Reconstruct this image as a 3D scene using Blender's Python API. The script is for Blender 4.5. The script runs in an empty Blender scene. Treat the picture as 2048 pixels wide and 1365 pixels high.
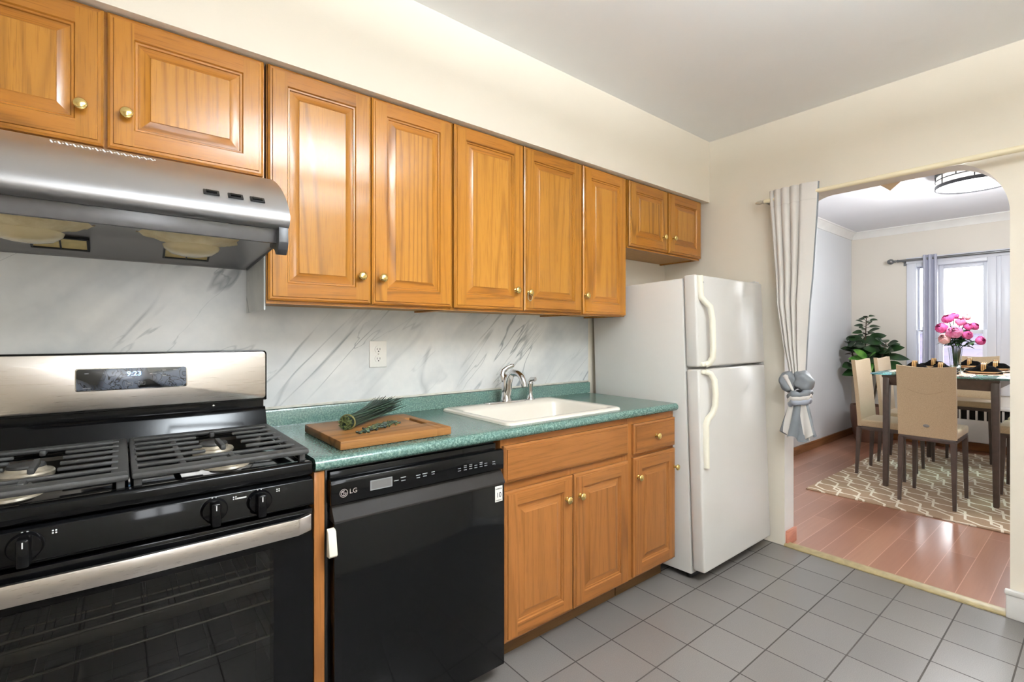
import bpy, bmesh, math, random
from mathutils import Vector, Matrix
random.seed(7)
C = bpy.context.scene.collection
SC = bpy.context.scene
PI = math.pi

# ------------------------------------------------------------------ camera, world, lights, exposure
cam_d = bpy.data.cameras.new('camera')
cam = bpy.data.objects.new('camera', cam_d)
C.objects.link(cam)
cam.location = (-3.0947, -2.054, 1.26)
cam.rotation_euler = (PI / 2, 0, math.radians(51.09 - 90))
cam_d.sensor_width = 36
cam_d.lens = 969.5 / 2048 * 36
cam_d.shift_y = -0.00533
cam_d.clip_start = 0.02
SC.camera = cam

SC.view_settings.view_transform = 'Standard'
SC.view_settings.look = 'None'
SC.view_settings.gamma = 1
SC.view_settings.use_curve_mapping = False
SC.view_settings.exposure = 0.84
SC.cycles.use_denoising = True
SC.cycles.max_bounces = 10
SC.cycles.diffuse_bounces = 5
SC.cycles.glossy_bounces = 5
SC.cycles.transparent_max_bounces = 12
SC.cycles.sample_clamp_indirect = 6

W = bpy.data.worlds.new('sky')
SC.world = W
W.use_nodes = True
bg = W.node_tree.nodes['Background']
bg.inputs[0].default_value = (0.93, 0.96, 1.0, 1)
bg.inputs[1].default_value = 9.0


def area(name, loc, rot, sx, sy, power, col=(1, 1, 1), portal=False):
    l = bpy.data.lights.new(name, 'AREA')
    l.shape = 'RECTANGLE'
    l.size, l.size_y = sx, sy
    l.energy = power
    l.color = col
    o = bpy.data.objects.new(name, l)
    C.objects.link(o)
    o.location = loc
    o.rotation_euler = rot
    if portal:
        l.cycles.is_portal = True
    return o


# added panel light standing in for bounced flash (its frame is built below), and sky portals in the window openings
area('kitchen_added_fill', (-2.1, -2.25, 2.28), (0, 0, 0), 0.95, 0.6, 11, (0.88, 0.95, 1.0))
area('kitchen_added_fill_up', (-2.1, -2.25, 2.34), (PI, 0, 0), 0.95, 0.6, 116, (0.86, 0.94, 1.0))
area('window_portal', (4.24, -1.95, 1.36), (0, math.radians(90), 0), 1.5, 2.8, 1, portal=True)
area('window_portal', (-2.8, -2.99, 1.52), (math.radians(90), 0, 0), 0.5, 1.15, 1, portal=True)


# ------------------------------------------------------------------ helpers
def rgb(r, g, b):
    def f(c):
        c /= 255
        return c / 12.92 if c <= 0.04045 else ((c + 0.055) / 1.055) ** 2.4
    return (f(r), f(g), f(b), 1)


class NT:
    def __init__(self, name):
        self.m = bpy.data.materials.new(name)
        self.m.use_nodes = True
        self.t = self.m.node_tree
        self.b = self.t.nodes['Principled BSDF']
        self.out = self.t.nodes['Material Output']

    def n(self, typ, **kw):
        x = self.t.nodes.new(typ)
        for k, v in kw.items():
            setattr(x, k, v)
        return x

    def l(self, a, b):
        self.t.links.new(a, b)

    def set(self, **kw):
        names = dict(col='Base Color', rough='Roughness', metal='Metallic', coat='Coat Weight', coatr='Coat Roughness', spec='Specular IOR Level', alpha='Alpha', trans='Transmission Weight', ior='IOR', emit='Emission Color', estr='Emission Strength', sheen='Sheen Weight', sss='Subsurface Weight', aniso='Anisotropic')
        for k, v in kw.items():
            self.b.inputs[names[k]].default_value = v
        return self

    def coords(self, scale=(1, 1, 1), rot=(0, 0, 0), seed=False, loc=(0, 0, 0)):
        tc = self.n('ShaderNodeTexCoord')
        src = tc.outputs['Object']
        if seed:
            oi = self.n('ShaderNodeObjectInfo')
            mul = self.n('ShaderNodeMath', operation='MULTIPLY')
            self.l(oi.outputs['Random'], mul.inputs[0])
            mul.inputs[1].default_value = 37.0
            add = self.n('ShaderNodeVectorMath', operation='ADD')
            self.l(src, add.inputs[0])
            self.l(mul.outputs[0], add.inputs[1])
            src = add.outputs[0]
        mp = self.n('ShaderNodeMapping')
        mp.inputs['Scale'].default_value = scale
        mp.inputs['Rotation'].default_value = rot
        mp.inputs['Location'].default_value = loc
        self.l(src, mp.inputs[0])
        return mp.outputs[0]

    def noise(self, vec, scale, detail=2, rough=0.5, dist=0):
        x = self.n('ShaderNodeTexNoise')
        x.inputs['Scale'].default_value = scale
        x.inputs['Detail'].default_value = detail
        x.inputs['Roughness'].default_value = rough
        x.inputs['Distortion'].default_value = dist
        if vec is not None:
            self.l(vec, x.inputs['Vector'])
        return x.outputs['Fac']

    def math(self, op, a, b=None, clamp=False):
        x = self.n('ShaderNodeMath', operation=op)
        x.use_clamp = clamp
        for i, v in enumerate((a, b)):
            if v is None:
                continue
            if isinstance(v, (int, float)):
                x.inputs[i].default_value = v
            else:
                self.l(v, x.inputs[i])
        return x.outputs[0]

    def ramp(self, fac, stops):
        x = self.n('ShaderNodeValToRGB')
        e = x.color_ramp.elements
        while len(e) < len(stops):
            e.new(0.5)
        for i, (p, c) in enumerate(stops):
            e[i].position = p
            e[i].color = c
        self.l(fac, x.inputs[0])
        return x.outputs[0]

    def mix(self, fac, a, b, mode='MIX'):
        x = self.n('ShaderNodeMix', data_type='RGBA', blend_type=mode)
        for s, v in ((0, fac), (6, a), (7, b)):
            if isinstance(v, (int, float, tuple)):
                x.inputs[s].default_value = v
            else:
                self.l(v, x.inputs[s])
        return x.outputs[2]

    def bump(self, h, strength=0.2, dist=0.002):
        x = self.n('ShaderNodeBump')
        x.inputs['Strength'].default_value = strength
        x.inputs['Distance'].default_value = dist
        self.l(h, x.inputs['Height'])
        self.l(x.outputs[0], self.b.inputs['Normal'])


MC = {}


def M(name, col, rough=0.5, metal=0, var=0.0, vscale=30, bump=0, bscale=200, **kw):
    """a plain surface; var adds a slight mottling of its own colour"""
    if name in MC:
        return MC[name]
    t = NT(name).set(col=col, rough=rough, metal=metal, **kw)
    if var:
        f = t.noise(t.coords(seed=True), vscale, 3)
        a = tuple(c * (1 - var) for c in col[:3]) + (1,)
        b = tuple(min(1, c * (1 + var)) for c in col[:3]) + (1,)
        t.l(t.ramp(f, [(0.3, a), (0.7, b)]), t.b.inputs['Base Color'])
    if bump:
        t.bump(t.noise(t.coords(), bscale, 2), bump, 0.001)
    MC[name] = t.m
    return t.m


def oak(name, axis, base, light, dark, seed, rough=0.28, coat=0.4, ring=70.0):
    """flat-sawn oak: contour lines of a stretched noise plus short dark pores along the grain"""
    t = NT(name)
    sc = [1.0, 1.0, 1.0]
    sc[axis] = 0.055
    v = t.coords(tuple(sc), seed=True, loc=(seed * 3.1, seed * 1.7, seed * 2.3))
    n1 = t.noise(v, 6.5, 1, 0.4, 0.15)
    s = t.math('SINE', t.math('MULTIPLY', n1, ring))
    s2 = t.math('MULTIPLY', t.math('ADD', s, 1.0), 0.5)
    s2 = t.math('POWER', s2, 5.0)
    sp = [300.0, 300.0, 300.0]
    sp[axis] = 9.0
    n2 = t.noise(t.coords(tuple(sp), seed=True), 1.0, 2, 0.6)
    pores = t.ramp(n2, [(0.53, (0, 0, 0, 1)), (0.66, (1, 1, 1, 1))])
    n3 = t.noise(t.coords(tuple(x * 2.2 for x in sc), seed=True), 2.6, 2)
    n4 = t.ramp(t.noise(t.coords(tuple(x * 1.3 for x in sc), seed=True, loc=(seed, seed, 0)), 2.2, 1), [(0.35, (0.25, 0.25, 0.25, 1)), (0.65, (1, 1, 1, 1))])
    c0 = t.mix(n3, light, base)
    c1 = t.mix(t.math('MULTIPLY', t.math('MULTIPLY', s2, 0.55), n4), c0, dark)
    c2 = t.mix(t.math('MULTIPLY', pores, 0.30), c1, dark)
    oi = t.n('ShaderNodeObjectInfo')
    tone = t.math('ADD', t.math('MULTIPLY', oi.outputs['Random'], 0.20), 0.92)
    tv = t.n('ShaderNodeCombineColor')
    for q in range(3):
        t.l(tone, tv.inputs[q])
    c2 = t.mix(1.0, c2, tv.outputs[0], 'MULTIPLY')
    t.l(c2, t.b.inputs['Base Color'])
    t.set(rough=rough + 0.06, coat=coat, coatr=0.11, spec=0.14)
    t.bump(n2, 0.12, 0.0006)
    MC[name] = t.m
    return t.m


UB, UL, UD = rgb(142, 89, 23), rgb(166, 112, 41), rgb(80, 42, 8)
OAK_S = oak('oak_stile', 2, UB, UL, UD, 1)
OAK_R = oak('oak_rail', 0, rgb(138, 84, 23), rgb(160, 104, 38), UD, 2)
OAK_P = oak('oak_panel', 2, rgb(146, 94, 28), rgb(172, 119, 47), UD, 5, ring=80)
LB, LL, LD = rgb(124, 76, 34), rgb(139, 90, 46), rgb(80, 45, 18)
LOW_S = oak('base_oak_stile', 2, LB, LL, LD, 3, 0.36, 0.3, 60)
LOW_R = oak('base_oak_rail', 0, LB, LL, LD, 4, 0.36, 0.3, 60)
LOW_P = oak('base_oak_panel', 2, LB, LL, LD, 6, 0.36, 0.3, 60)
TOEW = oak('toe_board_shaded', 0, rgb(84, 60, 36), rgb(96, 70, 44), rgb(60, 40, 22), 8, 0.6, 0.0)  # toe kick oak darkened in colour for the shadow near the floor
OAK_IN = oak('oak_underside', 0, rgb(150, 112, 62), rgb(170, 130, 78), rgb(110, 76, 38), 8, 0.5, 0.1)
BRASS = M('polished_brass', rgb(222, 196, 128), 0.18, 1)
STEEL = None


def brushed(name, col, rough, axis, amt=0.05):
    t = NT(name).set(col=col, metal=1, rough=rough)
    sc = [900.0, 900.0, 900.0]
    sc[axis] = 8.0
    n = t.noise(t.coords(tuple(sc)), 1.0, 3, 0.6)
    t.l(t.ramp(n, [(0.2, (rough - amt,) * 3 + (1,)), (0.8, (rough + amt,) * 3 + (1,))]), t.b.inputs['Roughness'])
    MC[name] = t.m
    return t.m


STEEL = brushed('brushed_steel', rgb(206, 200, 194), 0.30, 0)
HOODST = brushed('hood_steel', rgb(192, 192, 194), 0.42, 0)
CHROME = M('chrome', rgb(210, 210, 212), 0.08, 1)
BLACK = M('black_enamel', rgb(8, 8, 9), 0.08, spec=0.18)
BLACKP = M('black_plastic', rgb(20, 20, 21), 0.35)
IRON = M('cast_iron', rgb(44, 43, 42), 0.62, var=0.25, vscale=60, bump=0.4, bscale=300)
DARK = M('dark_recess', rgb(8, 8, 8), 0.8)
WHITEP = M('white_paint_gloss', rgb(238, 236, 232), 0.35)
PRINT = M('white_print', rgb(205, 205, 205), 0.5)
GREYP = M('grey_print', rgb(120, 120, 122), 0.5)


class MB:
    def __init__(self):
        self.bm = bmesh.new()
        self.mats = []

    def mi(self, m):
        if m not in self.mats:
            self.mats.append(m)
        return self.mats.index(m)

    def add(self, vs, fs, m, mat4=None):
        k = self.mi(m) if not isinstance(m, list) else None
        v = [self.bm.verts.new(mat4 @ Vector(p) if mat4 else p) for p in vs]
        for i, f in enumerate(fs):
            try:
                fc = self.bm.faces.new([v[j] for j in f])
                fc.material_index = k if k is not None else self.mi(m[i])
            except ValueError:
                pass
        return self

    def merge(self, b2, m, mat4=None):
        b2.verts.index_update()
        self.add([v.co.copy() for v in b2.verts], [[v.index for v in f.verts] for f in b2.faces], m, mat4)
        b2.free()
        return self

    def box(self, x0, x1, y0, y1, z0, z1, m, bev=0.0, seg=2, mat4=None):
        b = bmesh.new()
        bmesh.ops.create_cube(b, size=1)
        for v in b.verts:
            v.co = ((x0 + x1) / 2 + v.co.x * (x1 - x0), (y0 + y1) / 2 + v.co.y * (y1 - y0), (z0 + z1) / 2 + v.co.z * (z1 - z0))
        if bev:
            bmesh.ops.bevel(b, geom=b.edges[:], offset=bev, segments=seg, affect='EDGES', profile=0.5)
        return self.merge(b, m, mat4)

    def prism(self, poly, axis, a0, a1, m, bev=0.0, seg=2, mat4=None):
        """polygon in the two other axes (in x,y,z order) extruded along axis"""
        b = bmesh.new()

        def P(p, a):
            q = list(p)
            q.insert(axis, a)
            return q
        lo = [b.verts.new(P(p, a0)) for p in poly]
        hi = [b.verts.new(P(p, a1)) for p in poly]
        n = len(poly)
        b.faces.new(lo)
        b.faces.new(hi)
        for i in range(n):
            b.faces.new([lo[i], lo[(i + 1) % n], hi[(i + 1) % n], hi[i]])
        bmesh.ops.recalc_face_normals(b, faces=b.faces[:])
        if bev:
            bmesh.ops.bevel(b, geom=b.edges[:], offset=bev, segments=seg, affect='EDGES', profile=0.5)
        return self.merge(b, m, mat4)

    def tube(self, pts, r, m, n=12, caps=True, closed=False, squash=1.0):
        pts = [Vector(p) for p in pts]
        N = len(pts)
        rs = r if isinstance(r, (list, tuple)) else [r] * N
        vs, fs = [], []
        up = None
        for i, p in enumerate(pts):
            a = pts[(i - 1) % N] if (i > 0 or closed) else p
            c = pts[(i + 1) % N] if (i < N - 1 or closed) else p
            d = (c - a).normalized()
            if up is None:
                up = Vector((0, 0, 1)) if abs(d.z) < 0.9 else Vector((0, 1, 0))
            s = d.cross(up).normalized()
            up = s.cross(d).normalized()
            for k in range(n):
                t = 2 * PI * k / n
                vs.append(p + s * math.cos(t) * rs[i] + up * math.sin(t) * rs[i] * squash)
        for i in range(N if closed else N - 1):
            j = (i + 1) % N
            for k in range(n):
                q = (k + 1) % n
                fs.append([i * n + k, i * n + q, j * n + q, j * n + k])
        if caps and not closed:
            fs.append(list(range(n))[::-1])
            fs.append([(N - 1) * n + k for k in range(n)])
        return self.add(vs, fs, m)

    def lathe(self, prof, m, n=32, at=(0, 0, 0), mat4=None, sx=1.0, sy=1.0):
        """profile of (radius, z) turned about z, then mat4, then moved to at"""
        T = Matrix.Translation(at) @ (mat4 or Matrix())
        vs, fs = [], []
        for (r, z) in prof:
            for k in range(n):
                t = 2 * PI * k / n
                vs.append((r * math.cos(t) * sx, r * math.sin(t) * sy, z))
        for i in range(len(prof) - 1):
            for k in range(n):
                q = (k + 1) % n
                fs.append([i * n + k, i * n + q, (i + 1) * n + q, (i + 1) * n + k])
        ring_ = prof[0] == prof[-1]
        if prof[0][0] > 1e-6 and not ring_:
            fs.append(list(range(n))[::-1])
        if prof[-1][0] > 1e-6 and not ring_:
            fs.append([(len(prof) - 1) * n + k for k in range(n)])
        return self.add(vs, fs, m, T)

    def grid(self, fn, nu, nv, m, close_u=False):
        vs = [fn(i / nu, j / nv) for j in range(nv + 1) for i in range(nu + (0 if close_u else 1))]
        w = nu if close_u else nu + 1
        fs = []
        for j in range(nv):
            for i in range(nu):
                q = (i + 1) % w
                fs.append([j * w + i, j * w + q, (j + 1) * w + q, (j + 1) * w + i])
        return self.add(vs, fs, m)

    def text(self, s, x, z, y, size, m, thick=0.0004, align='CENTER', sx=1.0):
        """lettering on a face that looks towards -y"""
        cu = bpy.data.curves.new('t', 'FONT')
        cu.body = s
        cu.size = size
        cu.align_x = align
        cu.align_y = 'CENTER'
        cu.extrude = thick
        o = bpy.data.objects.new('t', cu)
        me = bpy.data.meshes.new_from_object(o)
        T = Matrix.Translation((x, y, z)) @ Matrix.Rotation(PI / 2, 4, 'X') @ Matrix.Scale(sx, 4, (1, 0, 0))
        self.add([v.co.copy() for v in me.vertices], [list(p.vertices) for p in me.polygons], m, T)
        bpy.data.meshes.remove(me)
        bpy.data.objects.remove(o)
        bpy.data.curves.remove(cu)
        return self

    def build(self, name, parent=None, origin=None, smooth=35, fix=False, merge=0.0):
        if merge:
            bmesh.ops.remove_doubles(self.bm, verts=self.bm.verts[:], dist=merge)
        if fix:
            bmesh.ops.recalc_face_normals(self.bm, faces=self.bm.faces[:])
        if parent is not None:
            q = parent
            while q.parent:
                q = q.parent
            off = Vector(q.get('_o', q.location))
        else:
            off = Vector(origin) if origin is not None else Vector((0, 0, 0))
        bmesh.ops.translate(self.bm, verts=self.bm.verts[:], vec=-off)
        me = bpy.data.meshes.new(name)
        self.bm.to_mesh(me)
        self.bm.free()
        for m in self.mats:
            me.materials.append(m)
        if smooth:
            me.polygons.foreach_set('use_smooth', [True] * len(me.polygons))
            me.set_sharp_from_angle(angle=math.radians(smooth))
        o = bpy.data.objects.new(name, me)
        C.objects.link(o)
        if parent is not None:
            o.parent = parent
        else:
            o.location = off
        return o


def tag(o, label, cat, group=None):
    o['label'] = label
    o['category'] = cat
    if group:
        o['group'] = group
    return o


def thing(name, label, cat, loc, group=None):
    o = bpy.data.objects.new(name, None)
    o.empty_display_size = 0.05
    C.objects.link(o)
    o.location = loc
    return tag(o, label, cat, group)


def struct(o):
    o['kind'] = 'structure'
    return o


def lab(o, text):
    o['label'] = text
    return o


def dup(root, loc, label, rotz=None, group=None, scale=None):
    r = root.copy()
    C.objects.link(r)
    r.location = loc
    r['label'] = label
    if group:
        r['group'] = group
    if rotz is not None:
        r.rotation_euler = (0, 0, rotz)
    if scale is not None:
        r.scale = scale
    for ch in list(root.children):
        c = ch.copy()
        C.objects.link(c)
        c.parent = r
        for g in ch.children:
            d = g.copy()
            C.objects.link(d)
            d.parent = c
    return r


YF = Matrix.Rotation(PI / 2, 4, 'X')     # turns +z profiles so that they point to -y

# ------------------------------------------------------------------ setting materials
t = NT('cream_wall_paint').set(rough=0.55, spec=0.3)
n = t.noise(t.coords(), 1.1, 3)
t.l(t.ramp(n, [(0.3, rgb(230, 221, 205)), (0.75, rgb(236, 227, 212))]), t.b.inputs['Base Color'])
t.bump(t.noise(t.coords(), 90, 3), 0.06, 0.002)
WALLP = t.m
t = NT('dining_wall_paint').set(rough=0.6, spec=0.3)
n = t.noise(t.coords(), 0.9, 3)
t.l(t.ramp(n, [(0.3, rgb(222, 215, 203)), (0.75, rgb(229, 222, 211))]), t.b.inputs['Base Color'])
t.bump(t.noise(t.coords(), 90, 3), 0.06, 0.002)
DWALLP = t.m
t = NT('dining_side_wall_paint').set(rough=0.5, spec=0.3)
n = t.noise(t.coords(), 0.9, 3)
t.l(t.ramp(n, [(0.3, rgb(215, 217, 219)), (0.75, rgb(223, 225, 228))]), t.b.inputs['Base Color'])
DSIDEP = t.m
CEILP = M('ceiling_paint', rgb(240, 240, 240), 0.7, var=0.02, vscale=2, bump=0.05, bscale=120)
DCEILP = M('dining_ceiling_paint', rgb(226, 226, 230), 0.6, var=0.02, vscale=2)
WHITET = M('white_trim_paint', rgb(232, 230, 226), 0.4, var=0.03, vscale=8)


def plank_math(t, v, w, ln):
    """returns (per-plank random 0..1, gap mask) for planks running along x"""
    br = t.n('ShaderNodeTexBrick')
    br.offset = 0.37
    br.squash = 1.0
    br.inputs['Scale'].default_value = 1.0
    br.inputs['Mortar Size'].default_value = 0.0016
    br.inputs['Mortar Smooth'].default_value = 0.1
    br.inputs['Bias'].default_value = 0.0
    br.inputs['Brick Width'].default_value = ln
    br.inputs['Row Height'].default_value = w
    br.inputs['Color1'].default_value = (0, 0, 0, 1)
    br.inputs['Color2'].default_value = (1, 1, 1, 1)
    br.inputs['Mortar'].default_value = (0.5, 0.5, 0.5, 1)
    t.l(v, br.inputs['Vector'])
    return br.outputs['Color'], br.outputs['Fac']


t = NT('grey_ceramic_tile').set(rough=0.3, spec=0.5)
v = t.coords((1, 1, 1), loc=(0.012, 0.752 + 0.2145 * 20, 0))
br = t.n('ShaderNodeTexBrick')
br.offset = 0.0
br.squash = 1.0
for k, val in (('Scale', 1.0), ('Mortar Size', 0.0032), ('Mortar Smooth', 0.3), ('Bias', 0.0), ('Brick Width', 0.2145), ('Row Height', 0.2145)):
    br.inputs[k].default_value = val
br.inputs['Color1'].default_value = rgb(104, 99, 95)
br.inputs['Color2'].default_value = rgb(113, 108, 104)
br.inputs['Mortar'].default_value = rgb(58, 52, 47)
t.l(v, br.inputs['Vector'])
sp = t.noise(t.coords(), 420, 2, 0.7)
spc = t.ramp(sp, [(0.35, (0.72, 0.72, 0.72, 1)), (0.65, (1.12, 1.12, 1.12, 1))])
t.l(t.mix(1.0, br.outputs['Color'], spc, 'MULTIPLY'), t.b.inputs['Base Color'])
h = t.math('SUBTRACT', t.math('MULTIPLY', sp, 0.08), br.outputs['Fac'])
t.bump(h, 0.5, 0.002)
t.l(t.ramp(br.outputs['Fac'], [(0.0, (0.30,) * 3 + (1,)), (1.0, (0.75,) * 3 + (1,))]), t.b.inputs['Roughness'])
TILE = t.m

t = NT('cherry_plank_floor').set(spec=0.5, coat=0.5, coatr=0.16)
v = t.coords((1, 1, 1), loc=(40.3, 20.4 + 0.05, 0))
rnd, gap = plank_math(t, v, 0.118, 1.15)
g = t.noise(t.coords((3, 60, 1)), 1.0, 3, 0.6)
c = t.mix(rnd, rgb(148, 98, 74), rgb(180, 130, 104))
c = t.mix(t.math('MULTIPLY', g, 0.5), c, rgb(124, 74, 56))
c = t.mix(gap, c, rgb(196, 148, 126))
t.l(c, t.b.inputs['Base Color'])
t.set(rough=0.33)
t.bump(t.math('SUBTRACT', t.math('MULTIPLY', g, 0.05), gap), 0.3, 0.002)
CHERRY = t.m

# printed marble sheet of the splash wall: dark diagonal veins
t = NT('marble_sheet').set(rough=0.32, spec=0.45)


def vein(rot, sc, nscale, width, dist, loc=(0, 0, 0)):
    mp2 = t.n('ShaderNodeMapping')
    mp2.inputs['Scale'].default_value = sc
    t.l(t.coords((1, 1, 1), rot, loc=loc), mp2.inputs[0])
    vv = mp2.outputs[0]
    q = t.noise(vv, nscale, 4, 0.55, dist)
    d = t.math('ABSOLUTE', t.math('SUBTRACT', q, 0.5))
    return t.math('SUBTRACT', 1.0, t.math('DIVIDE', d, width, True), True)


base = t.ramp(t.noise(t.coords((1, 1, 1)), 3.2, 5, 0.6), [(0.28, rgb(200, 204, 206)), (0.5, rgb(222, 223, 222)), (0.72, rgb(236, 236, 233))])
v1 = vein((0, math.radians(48), 0), (0.42, 1, 2.4), 1.0, 0.011, 0.6)
v2 = vein((0, math.radians(42), 0), (0.5, 1, 2.6), 1.5, 0.008, 0.8, (4, 2, 7))
v3 = vein((0, math.radians(46), 0), (0.42, 1, 1.9), 1.0, 0.07, 0.6)
brk = t.ramp(t.noise(t.coords((1, 1, 1)), 2.4, 2), [(0.42, (0, 0, 0, 1)), (0.58, (1, 1, 1, 1))])
c = t.mix(t.math('MULTIPLY', v3, 0.30), base, rgb(150, 156, 160))
c = t.mix(t.math('MULTIPLY', t.math('MULTIPLY', v1, brk), 0.75), c, rgb(98, 108, 116))
c = t.mix(t.math('MULTIPLY', t.math('MULTIPLY', v2, brk), 0.55), c, rgb(112, 122, 126))
t.l(c, t.b.inputs['Base Color'])
t.bump(t.noise(t.coords((1, 1, 1)), 38, 3, 0.6), 0.10, 0.004)
MARBLE = t.m

# green flecked laminate worktop
t = NT('green_laminate').set(rough=0.22, spec=0.5)
f1 = t.noise(t.coords(), 160, 3, 0.7)
f2 = t.noise(t.coords(), 55, 3, 0.6)
c = t.ramp(f1, [(0.36, rgb(50, 76, 70)), (0.5, rgb(80, 108, 100)), (0.64, rgb(122, 144, 135))])
c = t.mix(t.math('MULTIPLY', f2, 0.45), c, rgb(74, 102, 93))
t.l(c, t.b.inputs['Base Color'])
LAMIN = t.m

# ------------------------------------------------------------------ the setting
ZC = 2.566
XL = -4.7        # kitchen side wall behind the range
YN = -2.95       # kitchen wall behind the camera
XD = 4.2         # far dining wall
YD = 0.05        # dining side wall
YDN = -4.0

struct(MB().box(XL, 0.0, YN, 0.0, -0.06, 0.0, TILE).build('floor', smooth=0))
struct(MB().box(0.0, XD, YDN, YD, -0.06, 0.0, CHERRY).build('floor_dining', smooth=0))
struct(MB().box(XL, 0.0, YN, 0.0, ZC, ZC + 0.06, CEILP).build('ceiling', smooth=0))
struct(MB().box(0.0, XD, YDN, YD, ZC, ZC + 0.06, DCEILP).build('ceiling_dining', smooth=0))
struct(MB().box(XL - 0.1, 0.0, 0.0, 0.1, 0, ZC, WALLP).build('wall_back', smooth=0))
struct(MB().box(XL - 0.1, XL, YN, 0.0, 0, ZC, WALLP).build('wall_left', smooth=0))
# wall behind the camera with a window opening
w = MB()
wx0, wx1, wz0, wz1 = -3.05, -2.55, 0.95, 2.1
w.box(XL - 0.1, wx0, YN - 0.12, YN, 0, ZC, WALLP)
w.box(wx1, 0.0, YN - 0.12, YN, 0, ZC, WALLP)
w.box(wx0, wx1, YN - 0.12, YN, 0, wz0, WALLP)
w.box(wx0, wx1, YN - 0.12, YN, wz1, ZC, WALLP)
struct(w.build('wall_front', smooth=0))
w = MB()
for a, b in ((wx0, wx0 + 0.05), (wx1 - 0.05, wx1), ((wx0 + wx1) / 2 - 0.02, (wx0 + wx1) / 2 + 0.02)):
    w.box(a, b, YN - 0.08, YN - 0.03, wz0, wz1, WHITET)
w.box(wx0, wx1, YN - 0.079, YN - 0.031, wz0, wz0 + 0.05, WHITET)
w.box(wx0, wx1, YN - 0.079, YN - 0.031, wz1 - 0.05, wz1, WHITET)
w.box(wx0, wx1, YN - 0.079, YN - 0.031, 1.53, 1.57, WHITET)
struct(w.build('window_3', smooth=0))
struct(MB().box(XL, 0.0, -0.3445, 0.0, 2.158, ZC, WALLP).build('wall_soffit', smooth=0))

# arch wall between kitchen and dining room
YA, YB = -1.766, -0.82
AT, ACW, ACH = 2.078, 0.22, 0.27
arch = []
K = 14
arch.append((YB, 0.0))
for i in range(K + 1):
    a = PI / 2 * i / K
    arch.append((YB - ACW + ACW * math.cos(a), AT - ACH + ACH * math.sin(a)))
for i in range(K + 1):
    a = PI / 2 * i / K
    arch.append((YA + ACW - ACW * math.sin(a), AT - ACH + ACH * math.cos(a)))
arch.append((YA, 0.0))
TH = 0.13
w = MB()
cols = [(YDN, YA, 0.0, 0.0)]
top = arch[1:-1][::-1]
for (ya, za), (yb, zb) in zip(top, top[1:]):
    if yb - ya > 1e-6:
        cols.append((ya, yb, za, zb))
cols.append((YB, YD, 0.0, 0.0))
for ya, yb, za, zb in cols:
    w.add([(0, ya, za), (0, ya, ZC), (0, yb, ZC), (0, yb, zb)], [(0, 3, 2, 1)][::1] and [(0, 1, 2, 3)], WALLP)
    w.add([(TH, ya, za), (TH, ya, ZC), (TH, yb, ZC), (TH, yb, zb)], [(3, 2, 1, 0)], DWALLP)
for i in range(len(arch) - 1):
    (y0, z0), (y1, z1) = arch[i], arch[i + 1]
    w.add([(0, y0, z0), (TH, y0, z0), (TH, y1, z1), (0, y1, z1)], [(0, 1, 2, 3)], WHITET if i == 0 else WALLP)
struct(w.build('wall_right', smooth=0))
struct(MB().box(-0.02, 0.0, -2.95, YA + 0.012, 0, 0.11, WHITET, 0.005).box(-0.026, 0.0, -2.95, YA + 0.016, 0.105, 0.128, WHITET, 0.006).build('baseboard_right'))
BASEW = oak('baseboard_wood', 1, rgb(128, 84, 48), rgb(150, 102, 62), rgb(92, 56, 28), 9, 0.4, 0.2)
BASEX = oak('baseboard_wood_long', 0, rgb(128, 84, 48), rgb(150, 102, 62), rgb(92, 56, 28), 9, 0.4, 0.2)
JAMBW = oak('jamb_block_wood', 0, rgb(178, 112, 92), rgb(192, 132, 110), rgb(140, 84, 66), 9, 0.4, 0.2)
struct(MB().box(0.012, TH + 0.012, YB - 0.014, YB + 0.0, 0, 0.085, JAMBW, 0.003).build('baseboard_jamb'))
struct(MB().prism([(-0.012, 0), (-0.012, 0.006), (0.0, 0.014), (0.04, 0.016), (0.052, 0.006), (0.052, 0)], 1, YA - 0.0, YB, M('threshold_brass_wood', rgb(150, 134, 96), 0.4, var=0.15)).build('trim_threshold'))
# dining walls
struct(MB().box(TH, XD + 0.1, YD, YD + 0.1, 0, ZC, DSIDEP).build('wall_dining_side', smooth=0))
struct(MB().box(TH, XD + 0.1, YDN - 0.1, YDN, 0, ZC, DSIDEP).build('wall_dining_near', smooth=0))
OY0, OY1, OZ0, OZ1 = -3.35, -0.56, 0.62, 2.12
w = MB()
w.box(XD, XD + 0.14, OY1, YD, 0, ZC, DWALLP)
w.box(XD, XD + 0.14, YDN, OY0, 0, ZC, DWALLP)
w.box(XD, XD + 0.14, OY0, OY1, OZ1, ZC, DWALLP)
w.box(XD, XD + 0.14, OY0, OY1, 0, OZ0, WHITET)
struct(w.build('wall_far', smooth=0))
struct(MB().box(TH, XD, YD - 0.016, YD, 0, 0.085, BASEX, 0.003).build('baseboard_side'))
struct(MB().box(XD - 0.016, XD, YDN, YD - 0.016, 0, 0.085, BASEW, 0.003).build('baseboard_far'))
CR = [(0, 0), (0.0, -0.085), (0.012, -0.085), (0.018, -0.06), (0.045, -0.03), (0.06, -0.014), (0.075, -0.012), (0.075, 0)]
struct(MB().prism([(XD - a, ZC + b) for a, b in CR], 1, YDN, YD, WHITET).build('cornice_far'))
struct(MB().prism([(YD - a, ZC + b) for a, b in CR], 0, TH, XD, WHITET).build('cornice_side'))

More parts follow.
